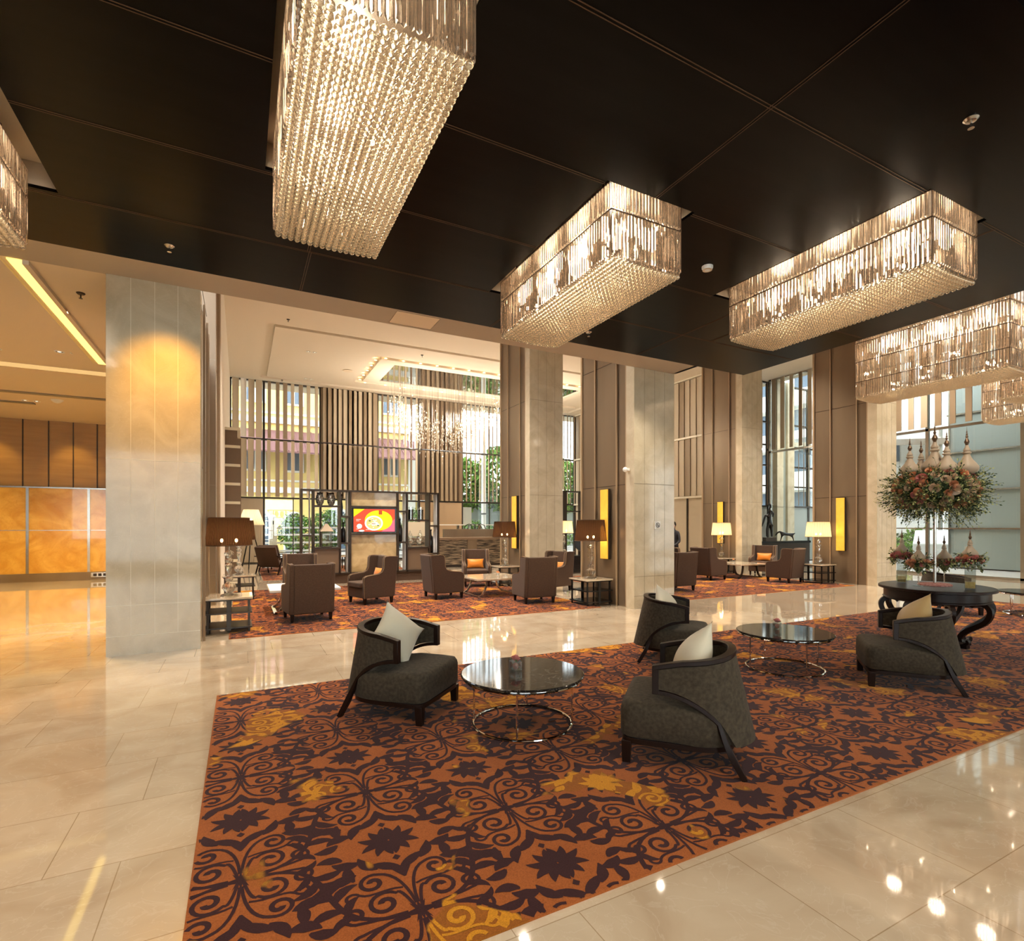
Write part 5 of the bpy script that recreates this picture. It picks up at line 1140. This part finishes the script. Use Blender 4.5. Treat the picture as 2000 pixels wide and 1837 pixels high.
# ---- statues, console, person
def skin_figure(name, joints, edges, radii, m, parent, root=0, sub=2):
    me = bpy.data.meshes.new(name); me.from_pydata(joints, edges, []); me.materials.append(m); o = bpy.data.objects.new(name, me); COL.objects.link(o); o.parent = parent
    sk = o.modifiers.new('skin', 'SKIN'); sk.use_smooth_shade = True
    for i, r_ in enumerate(radii): me.skin_vertices[0].data[i].radius = (r_, r_) if not isinstance(r_, tuple) else r_
    me.skin_vertices[0].data[root].use_root = True
    s_ = o.modifiers.new('sub', 'SUBSURF'); s_.levels = sub; s_.render_levels = sub
    return o
t = thing('console_table', 'long dark console table behind the right wing armchairs', 'console table', (18.6, 13.6, 0))
MB().box(-1.5, 1.7, -0.25, 0.25, 0.96, 1.04).obj('table_top', M['blackpl'], t); MB().box(-1.45, 1.65, -0.22, 0.22, 0.0, 0.96).obj('body', M['frame'], t)
t = thing('abstract_figure_statue', 'tall dark abstract standing figure statue on block in the right lounge', 'statue', (18.15, 13.6, 1.04), R(-25))
MB().box(-0.20, 0.20, -0.14, 0.14, 0, 0.14).obj('base', M['frame'], t)
skin_figure('figure', [(0, 0, .75), (-.09, 0, .45), (-.10, 0, .16), (.08, 0, .45), (.10, 0, .16), (0, 0, .95), (.03, 0, 1.12), (-.02, 0, 1.22), (.05, 0, 1.36), (-.03, 0, 1.47), (-.16, 0, 1.0), (-.24, 0, .75), (-.30, 0, .55), (.15, 0, 1.08), (.13, 0, .92)],
            [(0, 1), (1, 2), (0, 3), (3, 4), (0, 5), (5, 6), (6, 7), (7, 8), (8, 9), (5, 10), (10, 11), (11, 12), (6, 13), (13, 14)], [.085, .055, .035, .055, .035, .06, .085, .04, .055, .02, .045, .04, .02, .04, .03], M['blackpl'], t)
t = thing('dog_figurine', 'small dark running animal figurine on the console right of statue', 'figurine', (19.15, 13.6, 1.04), R(-25))
skin_figure('figure', [(0, 0, .26), (.2, 0, .24), (.26, 0, .12), (.30, 0, 0), (.36, 0, .30), (-.16, 0, .28), (-.26, 0, .36), (-.36, 0, .32), (-.20, 0, .13), (-.24, 0, 0), (-.44, 0, .2)],
            [(0, 1), (1, 2), (2, 3), (1, 4), (0, 5), (5, 6), (6, 7), (5, 8), (8, 9), (7, 10)], [.06, .055, .025, .018, .015, .06, .04, .035, .025, .018, .012], M['blackpl'], t)
t = thing('slim_statue', 'slim dark statue on pedestal half hidden behind the cream lamp', 'statue', (19.0, 12.15, 0), R(-20))
MB().box(-0.14, 0.14, -0.14, 0.14, 0, 1.02).obj('pedestal', M['frame'], t)
MB().lathe([(0.05, 1.02), (0.03, 1.3), (0.055, 1.55), (0.03, 1.7), (0.045, 1.9), (0.025, 2.0), (0.06, 2.08), (0.055, 2.16), (0.001, 2.22)], 14).obj('figure', M['blackpl'], t)
t = thing('person', 'person in dark clothes half hidden behind the second column, head down', 'person', (12.6, 12.95, 0), R(200))
skin_figure('body', [(0, 0, .92), (0, .09, .88), (.02, .10, .48), (0, .11, .06), (.10, .11, .03), (0, -.09, .88), (.02, -.10, .48), (-.02, -.11, .06), (.09, -.11, .03), (0, 0, 1.12), (.02, 0, 1.34), (.02, .16, 1.40), (.06, .22, 1.12), (.24, .18, 1.02), (.02, -.16, 1.40), (.06, -.22, 1.12), (.24, -.18, 1.02), (.05, 0, 1.47), (.09, 0, 1.60), (.10, 0, 1.68), (.32, .16, 1.0), (.32, -.16, 1.0)],
            [(0, 1), (1, 2), (2, 3), (3, 4), (0, 5), (5, 6), (6, 7), (7, 8), (0, 9), (9, 10), (10, 11), (11, 12), (12, 13), (10, 14), (14, 15), (15, 16), (10, 17), (17, 18), (18, 19), (13, 20), (16, 21)],
            [.13, .09, .065, .045, .04, .09, .065, .045, .04, .12, .13, .06, .045, .032, .06, .045, .032, .05, .09, .08, .03, .03], M['blackcloth'], t)
p = t; MB().ball((0.105, 0, 1.635), 0.105, u=16, v=12, sz=1.15).obj('head', M['skin'], p); MB().ball((0.085, 0, 1.665), 0.112, u=16, v=12, sz=1.05).obj('hair', M['blackpl'], p)

# ---- flower table
FT = (8.48, 3.80); FA = R(28)
t = thing('round_flower_table', 'round dark wooden table with curved cabriole legs under the flower arrangements', 'table', (*FT, 0.009), FA)
EX, EY = 1.0, 0.83
MB().lathe([(0.001, 0.735), (0.74, 0.735), (0.775, 0.745), (0.775, 0.77), (0.765, 0.778), (0.001, 0.778)], 64, sx=EX, sy=EY).obj('table_top', M['darkwood'], t)
MB().lathe([(0.70, 0.60), (0.715, 0.61), (0.715, 0.62), (0.70, 0.63), (0.70, 0.735)], 64, sx=EX, sy=EY, cap=False).lathe([(0.68, 0.735), (0.68, 0.60), (0.70, 0.60)], 64, sx=EX, sy=EY, cap=False).obj('apron', M['darkwood'], t)
for k in range(8):
    a = 2 * PI * k / 8 + 0.2; ca, sa = math.cos(a) * EX, math.sin(a) * EY
    key = [(0.50, 0.56), (0.56, 0.60), (0.66, 0.60), (0.735, 0.55), (0.745, 0.47), (0.68, 0.37), (0.55, 0.29), (0.42, 0.21), (0.355, 0.13), (0.38, 0.065), (0.44, 0.055), (0.465, 0.09), (0.44, 0.115)]
    pts = []
    for i in range(len(key) - 1):
        p0 = key[max(i - 1, 0)]; p1 = key[i]; p2 = key[i + 1]; p3 = key[min(i + 2, len(key) - 1)]
        for u in (0, 0.33, 0.67):
            q = [0.5 * (2 * p1[d_] + (p2[d_] - p0[d_]) * u + (2 * p0[d_] - 5 * p1[d_] + 4 * p2[d_] - p3[d_]) * u * u + (3 * p1[d_] - p0[d_] - 3 * p2[d_] + p3[d_]) * u ** 3) for d_ in (0, 1)]
            pts.append(Vector((q[0] * ca, q[0] * sa, q[1])))
    tn = Vector((-math.sin(a), math.cos(a), 0)); b = MB(); sweep(b, pts, [tn] * len(pts), 0.052, [0.058] * (len(pts) - 9) + [0.05 - 0.003 * i for i in range(9)])
    b.box(-0.035, 0.035, -0.035, 0.035, 0, 0.045, tf=Matrix.Translation((0.42 * ca, 0.42 * sa, 0)) @ Matrix.Rotation(a, 4, 'Z')); b.obj('leg', M['darkwood'], t, smooth=40)
MB().lathe([(0.001, 0.05), (0.40, 0.05), (0.42, 0.065), (0.40, 0.08), (0.001, 0.08)], 40, sx=EX, sy=EY).obj('lower_shelf', M['darkwood'], t)
stp = [(0.0, 0.0), (0.055, 0.0), (0.088, 0.02), (0.103, 0.05), (0.100, 0.08), (0.078, 0.115), (0.052, 0.15), (0.034, 0.19), (0.026, 0.215), (0.038, 0.225), (0.038, 0.235), (0.024, 0.245), (0.032, 0.258), (0.030, 0.268), (0.019, 0.29), (0.013, 0.315)]
fin = [(0.010, 0.315), (0.018, 0.335), (0.024, 0.352), (0.016, 0.375), (0.007, 0.395), (0.013, 0.410), (0.006, 0.425), (0.010, 0.437), (0.004, 0.45), (0.007, 0.462), (0.002, 0.48), (0.001, 0.52)]
def stupa(parent, loc, k=1.0, kz=1.0):
    o = MB().lathe([(r * k, z * kz) for r, z in stp[1:]], 28, cap=True).obj('ivory_spire', M['stupa'], parent, loc=loc, smooth=60); MB().lathe([(r * k, z * kz) for r, z in fin], 14).obj('finial', M['finial'], o)
def greens(parent, c, rx, rz, n, ln, seed, name='foliage'):
    random.seed(seed); b = MB(); 
    for i in range(n):
        a = random.uniform(0, 2 * PI); e = random.uniform(-0.9, 0.9); d = Vector((math.cos(a) * math.cos(e), math.sin(a) * math.cos(e), math.sin(e) - 0.1)); q = random.uniform(0.55, 1.0)
        p = Vector((c[0] + d.x * rx * q, c[1] + d.y * rx * q, c[2] + d.z * rz * q)); dd = (d + Vector((random.uniform(-.6, .6), random.uniform(-.6, .6), random.uniform(-.7, .5)))).normalized(); L = ln * random.uniform(0.4, 1.2)
        b.bar(p, p + dd * L, 0.0025, 0.0025, 0)
        for j in range(5):
            s_ = p + dd * L * (0.25 + 0.18 * j); w = Vector((random.uniform(-1, 1), random.uniform(-1, 1), random.uniform(-1, 1))).normalized(); u = (dd + w * 0.9).normalized(); v = u.cross(dd); v = v.normalized() if v.length > 1e-3 else w; l_ = 0.033 * random.uniform(0.7, 1.3)
            b.add([s_, s_ + u * l_ * 0.5 + v * l_ * 0.26, s_ + u * l_, s_ + u * l_ * 0.5 - v * l_ * 0.26], [(0, 1, 2, 3)], random.choice((0, 1)))
    o = b.obj(name, [M['leafdark'], M['leafpale']], parent, smooth=0, fixn=False); o['kind'] = 'stuff'; return o
def onsphere(parent, c, rx, rz, n, seed, cols, sc=(1.2, 1.7), emin=-0.7, emax=0.8):
    random.seed(seed)
    for i in range(n):
        a = 2.39996 * i + random.uniform(-.2, .2); e = math.asin(emin + (emax - emin) * (i + 0.5) / n); d = Vector((math.cos(a) * math.cos(e), math.sin(a) * math.cos(e), math.sin(e)))
        rt = d.to_track_quat('Z', 'Y').to_euler(); put('rose', ROSE[random.choice(cols)], parent, (c[0] + d.x * rx, c[1] + d.y * rx, c[2] + d.z * rz), rt, random.uniform(*sc))
def tabpt(x, y): return (x, y, 0.787)
t = thing('flower_arrangement', 'tall dome of pink and peach roses with ivory spires above flower table', 'flower arrangement', tabpt(8.56, 3.84))
MB().lathe([(0.001, 0), (0.19, 0), (0.195, 0.015), (0.17, 0.03), (0.001, 0.035)], 36).obj('petal_base', M['petals'], t)
MB().tube([(0, 0, 0.03), (0, 0, 1.2)], 0.019, 12).obj('pole', M['steel'], t)
MB().ball((0, 0, 1.33), 0.36, u=20, v=12, sz=0.75).obj('moss_core', M['leafdark'], t)
greens(t, (0, 0, 1.32), 0.56, 0.38, 1300, 0.16, 3); greens(t, (0, 0, 1.15), 0.44, 0.22, 260, 0.22, 13, 'trailing_foliage')
onsphere(t, (0, 0, 1.33), 0.46, 0.33, 96, 5, ['rose', 'rosepeach', 'rosepeach', 'rosecream', 'rosecream'], (1.2, 2.0), -0.75, 0.75)
for x, y, z, k, kz in ((0, 0, 1.56, 1.5, 1.35), (-0.22, 0.20, 1.54, 1.15, 1.05), (-0.14, -0.20, 1.52, 1.3, 1.15), (0.16, 0.24, 1.54, 1.1, 1.05), (0.06, -0.34, 1.52, 1.25, 1.2)): stupa(t, (x, y, z), k, kz)
def small_arr(xy, kind, label, seed):
    t = thing('small_flower_arrangement', label, 'flower arrangement', tabpt(*xy), 0.4, 'small arrangements round the tall one')
    if kind == 'vase':
        h = 0.36; w = 0.055; b = MB().box(-w, w, -w, w, 0, 0.02)
        for a0, a1, c0, c1 in ((-w, -w + .005, -w, w), (w - .005, w, -w, w), (-w, w, -w, -w + .005), (-w, w, w - .005, w)): b.box(a0, a1, c0, c1, 0.02, h)
        b.obj('glass_vase', M['vaseglass'], t); MB().box(-w + .007, w - .007, -w + .007, w - .007, 0.02, 0.10).obj('gold_pebbles', M['pebbles'], t)['kind'] = 'stuff'
    else:
        h = 0.24; b = MB().lathe([(0.07, 0), (0.075, 0.004), (0.01, 0.012)], 24); b.tube([(0, 0, 0.01), (0.012, 0, 0.05), (-0.012, 0, 0.11), (0.006, 0, 0.17)], 0.009, 8); b.obj('glass_stem', M['glass'], t)
        MB().lathe([(0.006, 0.16), (0.05, 0.22), (0.10, 0.29)], 24, cap=False).obj('glass_cup', M['vaseglass'], t); MB().lathe([(0.006, 0.17), (0.045, 0.22), (0.085, 0.28)], 20).obj('moss', M['leafpale'], t); h = 0.28
    MB().ball((0, 0, h + 0.03), 0.085, u=14, v=8, sz=0.5).obj('moss_core', M['leafdark'], t)
    greens(t, (0, 0, h + 0.03), 0.12, 0.06, 90, 0.10, seed); onsphere(t, (0, 0, h + 0.03), 0.115, 0.05, 13, seed, ['rose', 'rosepeach', 'rosecream', 'rose'], (1.0, 1.35), -0.4, 0.75)
    stupa(t, (0, 0, h + 0.06), 0.82, 0.72)
small_arr((8.50, 4.22), 'vase', 'small rose arrangement on left square glass vase with gold pebbles', 31)
small_arr((8.27, 3.90), 'cup', 'small rose arrangement in stemmed glass left of the pole', 32)
small_arr((8.86, 3.86), 'cup', 'small rose arrangement in stemmed glass right of the pole', 33)
small_arr((8.36, 3.36), 'vase', 'small rose arrangement on right square glass vase with gold pebbles', 34)
# ================================================================ OUTSIDE
b = MB().box(-30, 60, 27.05, 70, -0.2, -0.05).box(21.05, 60, -12, 27.05, -0.2, -0.05); o = struct(b, 'ground_outside', M['pavement'])
# yellow colonial building across the terrace
bd = thing('colonial_building', 'yellow stucco building with arched doors and white cornices outside the window', 'building', (0, 36, 0))
MB().box(-14, 11.0, 0, 6, 0, 13).obj('wall', M['yellowwall'], bd)
b = MB()
for z in (3.7, 8.0, 12.7): b.box(-14, 11.1, -0.25, 0, z, z + 0.35)
for z in (4.4, 8.6): b.box(-14, 11.05, -0.1, 0, z, z + 0.12)
for x in (-8, -3.8, -0.9, 7.3, 10.6): b.box(x - 0.25, x + 0.25, -0.12, 0, 0, 12.7)
b.obj('cornice', M['whitewall'], bd)
for i, x in enumerate((-2.2, 0.79, 2.98, 5.6, 9.1)):
    rk = 0.6 if i == 2 else 0.9
    fr = MB(); n = 16; out = [(x - rk, 0), (x - rk, 1.95)] + [(x - rk * math.cos(PI * k / n), 1.95 + rk * math.sin(PI * k / n)) for k in range(1, n)] + [(x + rk, 1.95), (x + rk, 0)]
    inn = [(x + (p[0] - x) * 0.82, p[1] if p[1] <= 1.95 else 1.95 + (p[1] - 1.95) * 0.82) for p in out]
    vs = [(p[0], -0.12, p[1]) for p in out] + [(p[0], -0.12, p[1]) for p in inn] + [(p[0], 0, p[1]) for p in out] + [(p[0], 0, p[1]) for p in inn]; m_ = len(out)
    fr.add(vs, [(k, k + 1, m_ + k + 1, m_ + k) for k in range(m_ - 1)] + [(k, 2 * m_ + k, 2 * m_ + k + 1, k + 1) for k in range(m_ - 1)] + [(m_ + k, m_ + k + 1, 3 * m_ + k + 1, 3 * m_ + k) for k in range(m_ - 1)])
    f = fr.obj('arched_door', M['whitewall'], bd, smooth=0)
    MB().add([(p[0], -0.03, p[1]) for p in inn], [tuple(range(m_))]).obj('door_leaf', M['bluedoor'], f, smooth=0)
    r_ = MB()
    for k in range(1, 8): a = PI * k / 8; r_.bar((x, -0.06, 2.0), (x + rk * .8 * math.cos(a), -0.06, 2.0 + rk * .8 * math.sin(a)), 0.035, 0.03)
    r_.bar((x - rk * .82, -0.06, 1.95), (x + rk * .82, -0.06, 1.95), 0.09, 0.04); r_.bar((x, -0.06, 0), (x, -0.06, 1.95), 0.09, 0.04); r_.bar((x - rk * .82, -0.06, 0.8), (x + rk * .82, -0.06, 0.8), 0.06, 0.04)
    r_.obj('fanlight', M['whitewall'], f)
    for z0, z1 in ((5.0, 7.3), (9.2, 11.4)):
        w_ = MB().box(x - 0.6, x + 0.6, -0.12, -0.02, z0, z1).obj('window', M['whitewall'], bd); MB().box(x - 0.48, x - 0.05, -0.14, -0.12, z0 + 0.12, z1 - 0.12).box(x + 0.05, x + 0.48, -0.14, -0.12, z0 + 0.12, z1 - 0.12).obj('shutter', M['bluedoor'], w_)
b = MB(); b.add([(-14, -2.6, 6.0), (11, -2.6, 6.0), (11, 0, 7.6), (-14, 0, 7.6), (-14, -2.6, 5.9), (11, -2.6, 5.9), (11, 0, 7.5), (-14, 0, 7.5)], [(0, 1, 2, 3), (7, 6, 5, 4), (0, 4, 5, 1), (1, 5, 6, 2), (2, 6, 7, 3), (3, 7, 4, 0)])
for i in range(50): b.bar((-14 + i * 0.5, -2.6, 6.03), (-14 + i * 0.5, 0, 7.63), 0.05, 0.05)
b.obj('awning_roof', M['roof'], bd)
# terrace wall posts with globe lamps and white rails
tw = thing('terrace_railing', 'white terrace railing outside the left lounge window', 'railing', (0, 28.6, 0))
for z in (0.35, 0.75, 1.15, 1.5): MB().box(-6, 10.5, -0.04, 0.04, z, z + 0.09).obj('rail', M['white'], tw)
for i, x in enumerate((-3.2, 1.37, 5.2)):
    t = thing('gate_pillar', ['stone pillar outside at far left of window', 'stone pillar with globe lamp outside left window', 'stone pillar with globe behind the divider'][i], 'pillar', (x + 0.05, 28.5, 0), 0, 'stone pillars of terrace')
    MB().box(-0.17, 0.17, -0.17, 0.17, 0, 1.58).obj('shaft', M['column'], t); MB().box(-0.21, 0.21, -0.21, 0.21, 1.58, 1.70).obj('cap', M['column'], t)
    MB().tube([(0, 0, 1.70), (0, 0, 1.90)], 0.035).obj('lamp_stem', M['blackpl'], t); MB().ball((0, 0, 2.03), 0.15, u=20, v=14).obj('globe', M['white'], t)
def bush(name, lab, cat, c, rx, ry, z0, z1, n, seed, group=None, mat_=('hedge', 'leafdark'), ls=0.16):
    random.seed(seed); t = thing(name, lab, cat, (c[0], c[1], 0), 0, group); b = MB()
    for i in range(n):
        a = random.uniform(0, 2 * PI); e = random.uniform(-1, 1); q = random.uniform(0.6, 1.0) ** 0.5; r_ = math.sqrt(1 - e * e)
        p = Vector((rx * q * r_ * math.cos(a), ry * q * r_ * math.sin(a), (z0 + z1) / 2 + (z1 - z0) / 2 * q * e))
        u = Vector((random.uniform(-1, 1), random.uniform(-1, 1), random.uniform(-1, 1))).normalized(); v = u.cross(Vector((random.uniform(-1, 1), random.uniform(-1, 1), random.uniform(-1, 1)))).normalized(); l_ = ls * random.uniform(0.6, 1.4)
        b.add([p, p + u * l_ * 0.5 + v * l_ * 0.3, p + u * l_, p + u * l_ * 0.5 - v * l_ * 0.3], [(0, 1, 2, 3)], 0 if random.random() < 0.75 else 1)
    b.obj('foliage', [M[k] for k in mat_], t, smooth=0, fixn=False)
    MB().tube([(0, 0, 0), (0.05, 0, (z0 + z1) / 2)], [0.12 if z1 > 4 else 0.05, 0.06], 8).obj('trunk', M['bark'], t)
for i, (x, h_) in enumerate(((2.7, 2.3), (4.2, 2.5), (5.8, 2.6), (7.4, 2.4), (9.2, 2.6))):
    bush('hedge_shrub', ['bright green shrub left of divider outside', 'bright green shrub behind left edge of divider', 'green shrub seen behind the lantern', 'green shrub outside behind the screen', 'green shrub outside right of the screen'][i], 'shrub', (x, 30.2), 0.95, 0.7, 0.2, h_, 1500, i + 60, 'green shrubs outside')
for i, (x, y, h_) in enumerate(((13.2, 33.5, 6.2), (17.2, 34.5, 7.6), (21.2, 33.5, 6.6), (25.2, 34, 7.5))):
    bush('tree', ['leafy green tree outside above the bar, left one', 'tall leafy tree outside in middle of right window', 'leafy tree outside beside the column', 'leafy tree beyond the column outside'][i], 'tree', (x, y), 2.3, 1.8, 2.6, h_, 4200, i + 80, 'trees outside the window', ls=0.30)
for i, x in enumerate((13.2, 16.6, 20.0)): bush('hedge_shrub', ['low hedge outside behind the bar', 'low hedge outside below the tall tree', 'low hedge outside by the column'][i], 'shrub', (x, 31.5), 1.9, 0.7, 0.2, 2.0, 1500, i + 90, 'low hedges')
t = thing('garden_lamp_post', 'white lamp post with globe outside behind the bar', 'lamp post', (15.9, 30, 0)); MB().tube([(0, 0, 0), (0, 0, 5.5)], 0.07).obj('pole', M['white'], t); MB().ball((0, 0, 1.9), 0.3, u=16, v=12).obj('globe', M['white'], t)
t = thing('garden_post', 'thick white post outside behind the bar', 'post', (12.8, 28.6, 0)); MB().tube([(0, 0, 0), (0, 0, 8)], 0.14, 14).obj('shaft', M['white'], t); MB().tube([(0, 0, 2.3), (0, 0, 2.4)], 0.16, 14).obj('band', M['frame'], t)
t = thing('street_wall', 'dark grey garden wall under the trees outside', 'wall', (17, 33, 0)); MB().box(-6, 9, 3.0, 3.4, 0, 3.2).obj('wall_face', M['greyglass'], t); MB().box(-6, 9, 2.9, 3.5, 3.2, 3.35).obj('coping', M['pavement'], t)
t = thing('white_board', 'plain white board outside the window left of trees', 'board', (11.0, 28.0, 0)); MB().box(-0.9, 0.75, -0.04, 0.04, 1.7, 2.7).obj('board', M['white'], t); MB().box(-0.8, -0.7, -0.03, 0.03, 0, 1.7).box(0.6, 0.7, -0.03, 0.03, 0, 1.7).obj('legs', M['steel'], t)

# right side: neighbouring building faced with grey green glass, white tower, canopy, car
t = thing('glass_building', 'neighbouring building faced with grey green glass beyond the entrance', 'building', (25.0, 3.0, 0))
MB().box(0.1, 6, -12, 7.8, 0, 11).obj('wall', M['greyglass'], t)
b = MB()
for z in (1.52, 3.0, 4.5, 6.0): b.box(0.02, 0.1, -12, 7.82, z - 0.03, z + 0.03)
for y in (-9, -6.5, -4, -1.5, 1.0, 3.0, 5.4, 7.75): b.box(0.04, 0.1, y - 0.02, y + 0.02, 0, 11)
b.obj('mullion', M['steel'], t); MB().box(0.0, 0.1, 1.2, 2.6, 1.2, 2.4).obj('panel', M['frame'], t)
t = thing('white_building', 'white apartment tower with balconies across the street at right', 'building', (42, 22, 0))
MB().box(-6, 10, -6, 10, 0, 24).obj('wall', M['whitewall'], t)
for k in range(7): s_ = MB().box(-7.0, 10, -7.0, -6, 1.2 + 3 * k, 2.3 + 3 * k).box(-7, -6, -6, 10, 1.2 + 3 * k, 2.3 + 3 * k).obj('balcony', M['white'], t)
for k in range(7):
    for j in range(3): MB().box(-6.03, -6, -4 + 4.5 * j, -1.6 + 4.5 * j, 2.6 + 3 * k, 4.1 + 3 * k).obj('window', M['bluedoor'], t)
t = thing('entrance_canopy', 'grey sloping canopy outside the entrance glass', 'canopy', (33, 17.5, 0))
b = MB(); b.add([(-4, -5, 5.4), (4, -5, 7.4), (4, 4, 8.0), (-4, 4, 6.4), (-4, -5, 5.7), (4, -5, 7.7), (4, 4, 8.3), (-4, 4, 6.7)], [(0, 3, 2, 1), (4, 5, 6, 7), (0, 1, 5, 4), (1, 2, 6, 5), (2, 3, 7, 6), (3, 0, 4, 7)]); b.obj('roof', M['steel'], t)
for x, y in ((-3.5, -4.5), (3.5, 3.5), (-3.5, 3.5)): MB().tube([(x, y, 0), (x, y, 6.2)], 0.12, 12).obj('post', M['steel'], t)
t = thing('car', 'white car parked outside seen behind the flower stand', 'car', (29.5, 13.0, -0.05), R(20))
MB().prism([(-2.1, 0.35), (2.1, 0.35), (2.15, 0.8), (1.2, 0.95), (0.6, 1.45), (-1.2, 1.48), (-1.9, 1.0), (-2.15, 0.9)], -0.85, 0.85, 'y').obj('body', M['white'], t, bevel=0.05, seg=2)
MB().prism([(1.05, 0.98), (0.58, 1.38), (-1.1, 1.40), (-1.6, 1.02)], -0.86, 0.86, 'y').obj('window', M['bluedoor'], t)
for x in (-1.35, 1.35):
    for y in (-0.8, 0.8): w_ = MB().tube([(x, y - 0.1, 0.33), (x, y + 0.1, 0.33)], 0.33, 24).obj('wheel', M['blackpl'], t); MB().tube([(x, y - 0.11, 0.33), (x, y + 0.11, 0.33)], 0.18, 16).obj('hubcap', M['steel'], w_)
for i, (x, y) in enumerate(((26.5, 14.2), (33, 15.5))): bush('hedge_shrub', ['bright green shrub outside behind the flower stand', 'small shrub beyond the white car'][i], 'shrub', (x, y), 0.9, 0.9, 0.1, 1.5, 1200, 120 + i)

for o in list(bpy.data.objects):
    if o.get('label') == '' : del o['label']
